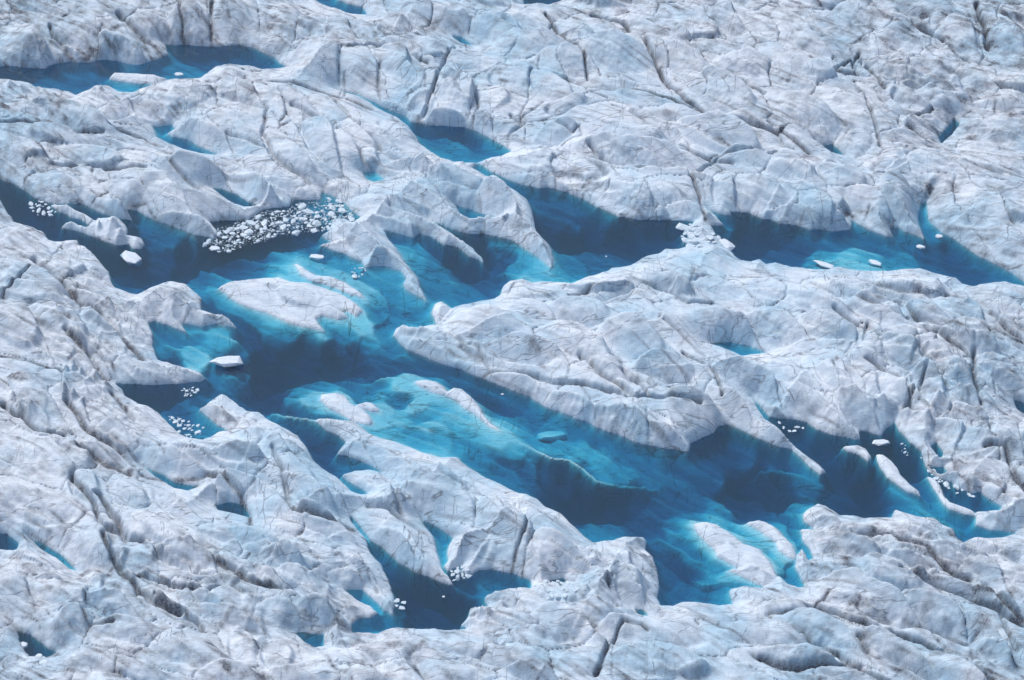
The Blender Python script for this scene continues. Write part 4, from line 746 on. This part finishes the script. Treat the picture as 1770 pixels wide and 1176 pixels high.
order = np.argsort(cid, kind="stable")
cs = cid[order]
starts = np.nonzero(np.r_[True, cs[1:] != cs[:-1]])[0]
ends = np.r_[starts[1:], len(cs)]
glacier = tag(empty("glacier", (0, 330, 0)), kind="structure")
bedroot = None
ISL_INFO = {
 "slab": ("ice_slab", "low flat grey ice slab lying in the dark upper pool against its bank", "ice slab"),
 "sliver": ("ice_sliver", "jagged narrow grey ice sliver with torn edges in the dark narrow pool", "ice ridge"),
 "shoal_west": ("ice_shoal", "broad white streaked ice shoal sloping under turquoise water on all sides", "ice island"),
 "shoal_crest": ("ice_crest", "narrow white ice crest barely above water between shoal and brash raft", "ice ridge"),
 "knob": ("ice_mound", "small rounded white ice knob at the turquoise strait below the white tongue", "ice knob"),
 "hump": ("ice_hump", "white lumpy ice hump standing in the big pool with turquoise foot", "ice island"),
 "humplet": ("ice_hump", "tiny white ice hump close beside the larger lumpy one", "ice island"),
 "blade": ("ice_ridge", "long white ice blade with a notch rising from turquoise shelf into dark channel", "ice ridge"),
 "east_hump": ("ice_hump", "white ice hump with dirty foot at the end of the turquoise shelf", "ice island"),
 "east_crest": ("ice_crest", "short pale ice crest running beside the dirty-footed hump", "ice ridge"),
 "bar": ("ice_bar", "long thin white ice bar lying slanted in the dark eastern pool", "ice ridge"),
 "bar_small": ("ice_bar", "short white ice bar with drowned tail in the eastern pool", "ice ridge"),
 "rim": ("ice_spit", "thin curved ice rim dividing the eastern pool from its last dark pocket", "ice ridge"),
}
HUMMOCKS = 0
loose = []
sizes = {int(cs[s]): e - s for s, e in zip(starts, ends)}
big_ids = sorted([k for k in sizes if 2 <= k < 10000], key=lambda k: -sizes[k])[:295]
big_set = set(big_ids)
for s, e in zip(starts, ends):
    k = int(cs[s]); f = quads[order[s:e]]
    if k == 0:
        o = sub_mesh("pool_bed", f); tag(o, kind="structure")
    elif k == 1 or (k < 10000 and k not in big_set):
        loose.append(f)
    elif k < 10000:
        o = sub_mesh("ice_hummock", f); o.parent = glacier; o.matrix_parent_inverse = glacier.matrix_world.inverted()
        o.location = (0, -330, 0); o.matrix_parent_inverse.identity()
    else:
        nm, lab, cat = ISL_INFO[L_ISL[k - 10001][0]]
        tag(sub_mesh(nm, f), lab, cat)
if loose:
    o = sub_mesh("outer_ice", np.concatenate(loose)); o.parent = glacier; o.location = (0, -330, 0); o["kind"] = "stuff"

# ------------------------------------------------------------------ water
def box(name, x0, x1, y0, y1, z0, z1, mat):
    v = [(x, y, z) for z in (z0, z1) for y in (y0, y1) for x in (x0, x1)]
    f = [(0, 2, 3, 1), (4, 5, 7, 6), (0, 1, 5, 4), (2, 6, 7, 3), (0, 4, 6, 2), (1, 3, 7, 5)]
    me = bpy.data.meshes.new(name); me.from_pydata(v, [], f); me.materials.append(mat)
    o = bpy.data.objects.new(name, me); col.objects.link(o)
    return o
tag(box("water", -320, 320, 70, 750, -40, 0, wat), kind="structure")

# ------------------------------------------------------------------ floating ice
import bmesh
def chunk_mesh(seed, n=16, flat=.45, top=.55):
    r = random.Random(seed)
    bm = bmesh.new()
    sx, sy = r.uniform(.8, 1.2), r.uniform(.6, 1.0)
    for i in range(n):
        a = 2 * math.pi * (i + r.uniform(-.35, .35)) / n
        rad = r.uniform(.75, 1.05)
        z = r.choice((top, top * r.uniform(.5, 1.0), -flat, -flat * .3))
        k = 1.0 if z < top * .8 else r.uniform(.5, .85)
        bm.verts.new((sx * rad * k * math.cos(a), sy * rad * k * math.sin(a), z))
    for i in range(4):
        bm.verts.new((r.uniform(-.4, .4), r.uniform(-.4, .4), top * r.uniform(.9, 1.15)))
    res = bmesh.ops.convex_hull(bm, input=list(bm.verts))
    bmesh.ops.delete(bm, geom=[g for g in res["geom_interior"] if isinstance(g, bmesh.types.BMVert)], context='VERTS')
    bm.normal_update()
    me = bpy.data.meshes.new("ice_chunk"); bm.to_mesh(me); bm.free(); me.materials.append(floe_mat)
    return me
CHUNKS = [chunk_mesh(s) for s in range(12)]
SLABS = [chunk_mesh(40 + s, 20, .5, .22) for s in range(6)]
for m_ in SLABS:
    m_.materials[0] = ice

def height_at(x, y):
    i = int(np.clip(np.searchsorted(xs, x), 1, NX - 1)); j = int(np.clip(np.searchsorted(ys, y), 1, NY - 1))
    return float(Z[j, i])

placed = []
cr_ = random.Random(21)
def chunk(name, u, v, size, label, cat, group, slab=False, rise=None, on_ice=False, stretch=1.0, rot=None):
    x, y = ground(u, v, 0.15)
    z = max(height_at(x, y), 0) if on_ice else 0.0
    if on_ice:
        x, y = ground(u, v, z + .2); z = max(height_at(x, y), 0)
    me = cr_.choice(SLABS if slab else CHUNKS)
    o = bpy.data.objects.new(name, me); col.objects.link(o)
    o.location = (x, y, z + (0.0 if rise is None else rise))
    o.rotation_euler = (cr_.uniform(-.12, .12), cr_.uniform(-.12, .12), cr_.uniform(0, 6.28) if rot is None else rot)
    o.scale = (size * stretch, size, size * (cr_.uniform(.4, .7) if not slab else .62))
    tag(o, label, cat, group)
    return o

def in_poly(p, poly):
    c = False
    for (x0, y0), (x1, y1) in zip(poly, poly[1:] + poly[:1]):
        if (y0 > p[1]) != (y1 > p[1]) and p[0] < (x1 - x0) * (p[1] - y0) / (y1 - y0) + x0:
            c = not c
    return c

def scatter(poly, n, smin, smax, label, group, tries=6000, on_ice=False, power=2.2, name="ice_chunk", gap=.86):
    if on_ice: name = "ice_block"
    us = [p[0] for p in poly]; vs = [p[1] for p in poly]
    sizes_ = sorted([smin + (smax - smin) * cr_.random() ** power for _ in range(n)], reverse=True)
    for s in sizes_:
        for t in range(300):
            p = (cr_.uniform(min(us), max(us)), cr_.uniform(min(vs), max(vs)))
            if not in_poly(p, poly): continue
            x, y = ground(*p)
            if not on_ice and height_at(x, y) > -.15: continue
            if all((x - a) ** 2 + (y - b) ** 2 > ((s + c) * gap) ** 2 for a, b, c in placed):
                placed.append((x, y, s))
                chunk(name, p[0], p[1], s, label, "ice block" if on_ice else "ice chunk", group, on_ice=on_ice, stretch=cr_.uniform(.85, 1.5))
                break

def floe(u, v, size, label, stretch=1.0, rot=None, rise=None, name="ice_floe"):
    size *= .8
    x, y = ground(u, v); placed.append((x, y, size))
    return chunk(name, u, v, size, label, "ice floe", None, True, rise, False, stretch, rot)

floe(390, 627, 2.5, "thick white block-like ice floe at the tip of the turquoise shelf", 1.35, 0.0, .5)
floe(548, 443, 1.3, "lone white ice floe drifting just below the brash ice raft", 1.3, -.3)
floe(1252, 425, 2.2, "large flat white ice floe stranded beside the rubble bridge", 1.2, -.7, .2)
floe(228, 446, 2.0, "grey tilted ice slab floating off the jagged sliver", 1.5, -.75, .1)
floe(372, 428, 1.0, "white ice floe at the outer corner of the brash ice raft", 1.3, -.2)
floe(1524, 763, 1.1, "small pale flat ice floe in the notch of the eastern pool", 1.7, .1)
floe(1423, 455, 1.2, "elongated white ice floe half awash on the eastern channel shoal", 2.2, -.6)
floe(1512, 452, 1.0, "curved white ice floe resting near the bank of the eastern channel", 1.9, -.7)
floe(1592, 425, .8, "small bright ice floe under the scalloped bank of the eastern channel", 1.5, -.3)
floe(1624, 407, .8, "little white ice floe in the cove of the eastern channel", 1.3, 0)
floe(955, 745, 2.1, "drowned pale ice block glowing under turquoise water", 1.4, .2, -.68)
floe(310, 127, .9, "small white ice floe beside the low grey slab", 1.3, 0)
floe(41, 1113, .9, "white ice lump floating in the small teal pothole", 1.0, 0)
floe(1048, 442, .25, "tiny white speck of ice alone on the dark blue pool", 1.0, 0)
floe(767, 1030, .3, "tiny white ice bit alone on the narrow dark pool", 1.0, 0)
floe(1283, 1016, .3, "tiny white ice bit at the tip of the dirty shore", 1.0, 0)
floe(868, 680, .3, "tiny white ice bit in the long dark channel", 1.4, 0)
RAFT = [(362,398),(400,388),(450,363),(498,364),(508,352),(555,349),(562,340),(590,347),(602,362),(615,377),(585,382),(572,395),(555,400),(520,402),(480,410),(430,425),(385,437),(352,425)]
scatter(RAFT, 200, .12, .8, "RAFT", "brash ice raft chunks", power=3.0, gap=.74)
for o in [o for o in col.objects if o.get("label") == "RAFT"]:
    k = o.scale[1]; yy = o.location[1]; xx = o.location[0]
    sz = "big" if k > .6 else "middling" if k > .33 else "small" if k > .2 else "tiny"
    near = min(math.hypot(xx - a, yy - b) for a, b in gpts([(455,365),(500,362),(560,342),(600,358)]))
    far_ = min(math.hypot(xx - a, yy - b) for a, b in gpts([(352,425),(385,437),(430,425),(480,410),(520,402)]))
    pos = "against the rounded ice bank" if near < 2.6 else "along the open-water edge of the brash ice raft" if far_ < 2.6 else "in the middle of the brash ice raft"
    o["label"] = "%s angular white ice chunk packed %s" % (sz, pos)
scatter([(48,352),(75,345),(97,355),(95,372),(60,372)], 18, .18, .6, "white ice chunk drifting at the end of the jagged sliver", "chunks by the jagged sliver")
scatter([(314,672),(325,667),(343,672),(340,684),(318,683)], 14, .12, .4, "small white ice chunk in the loose cluster on the dark bay", "chunks on the dark bay")
scatter([(290,718),(310,720),(352,735),(350,748),(325,757),(300,740)], 30, .12, .5, "white ice chunk gathered at the shore of the teal inlet", "chunks in the teal inlet")
scatter([(600,462),(622,456),(640,460),(625,480),(605,478)], 10, .15, .5, "little white ice chunk on the pale shelf below the brash raft", "chunks on the pale shelf")
scatter([(1178,388),(1200,386),(1228,398),(1245,412),(1228,425),(1195,424),(1180,412)], 34, .3, 1.0, "white ice block in the rubble bridge between two pools", "rubble bridge blocks", on_ice=True, power=1.4)
scatter([(1592,798),(1612,805),(1640,830),(1690,850),(1680,860),(1640,845),(1605,822)], 15, .2, .6, "white ice chunk fallen along the broken eastern shore", "chunks along the eastern shore", on_ice=True)
scatter([(1345,728),(1370,728),(1395,738),(1385,748),(1352,742)], 6, .2, .5, "white ice chunk afloat in the narrow head of the eastern pool", "chunks in the pool head")
scatter([(1560,765),(1595,790),(1580,800),(1555,775)], 8, .1, .3, "speck-sized white ice chunk on the dark eastern pool", "specks on the eastern pool")
scatter([(682,1035),(698,1040),(700,1055),(688,1055)], 4, .25, .55, "white ice chunk under the dirty bluff of the narrow dark pool", "chunks under the dirty bluff")
scatter([(780,985),(800,975),(812,985),(805,1000),(785,1002)], 16, .2, .6, "white ice block in the crumbled heap at the white blade foot", "crumbled heap blocks", on_ice=True)
scatter([(940,1005),(985,1000),(1000,1030),(950,1035)], 18, .25, .8, "broken ice block jammed in the cleft above the lower swell", "blocks in the cleft", on_ice=True)
scatter([(40,1140),(70,1130),(85,1150),(55,1162)], 14, .25, .7, "dirty white ice block tumbled below the small teal pothole", "blocks below the pothole", on_ice=True)

# slush of crumbs between the chunks of the raft, too fine to count
bm = bmesh.new(); sr = random.Random(8)
for i in range(3200):
    p = (sr.uniform(352, 615), sr.uniform(338, 438))
    if not in_poly(p, RAFT): continue
    x, y = ground(*p)
    if height_at(x, y) > -.1: continue
    r = sr.uniform(.05, .2) * sr.uniform(.5, 1)
    vs = [bm.verts.new((x + r * sr.uniform(.7, 1.2) * math.cos(t), y + r * sr.uniform(.7, 1.2) * math.sin(t), .02)) for t in (0, 1.4, 2.7, 4.2, 5.3)]
    c = bm.verts.new((x, y, .03 + r * .6))
    for a, b in zip(vs, vs[1:] + vs[:1]): bm.faces.new((a, b, c))
me = bpy.data.meshes.new("ice_slush"); bm.to_mesh(me); bm.free(); me.materials.append(floe_mat)
o = bpy.data.objects.new("ice_slush", me); col.objects.link(o)
tag(o, "fine white ice slush floating between the raft chunks", "slush", kind="stuff")

# ------------------------------------------------------------------ air between the aircraft and the ice
hz, N, Lk, P = new_mat("haze_air")
N.remove(P)
pv = N.new("ShaderNodeVolumePrincipled")
pv.inputs["Color"].default_value = rgb(.80, .87, .95); pv.inputs["Density"].default_value = 0.00012; pv.inputs["Anisotropy"].default_value = .2
Lk.new(pv.outputs["Volume"], N["Material Output"].inputs["Volume"])
tag(box("haze", -345, 345, -40, 775, -46, 262, hz), kind="stuff")
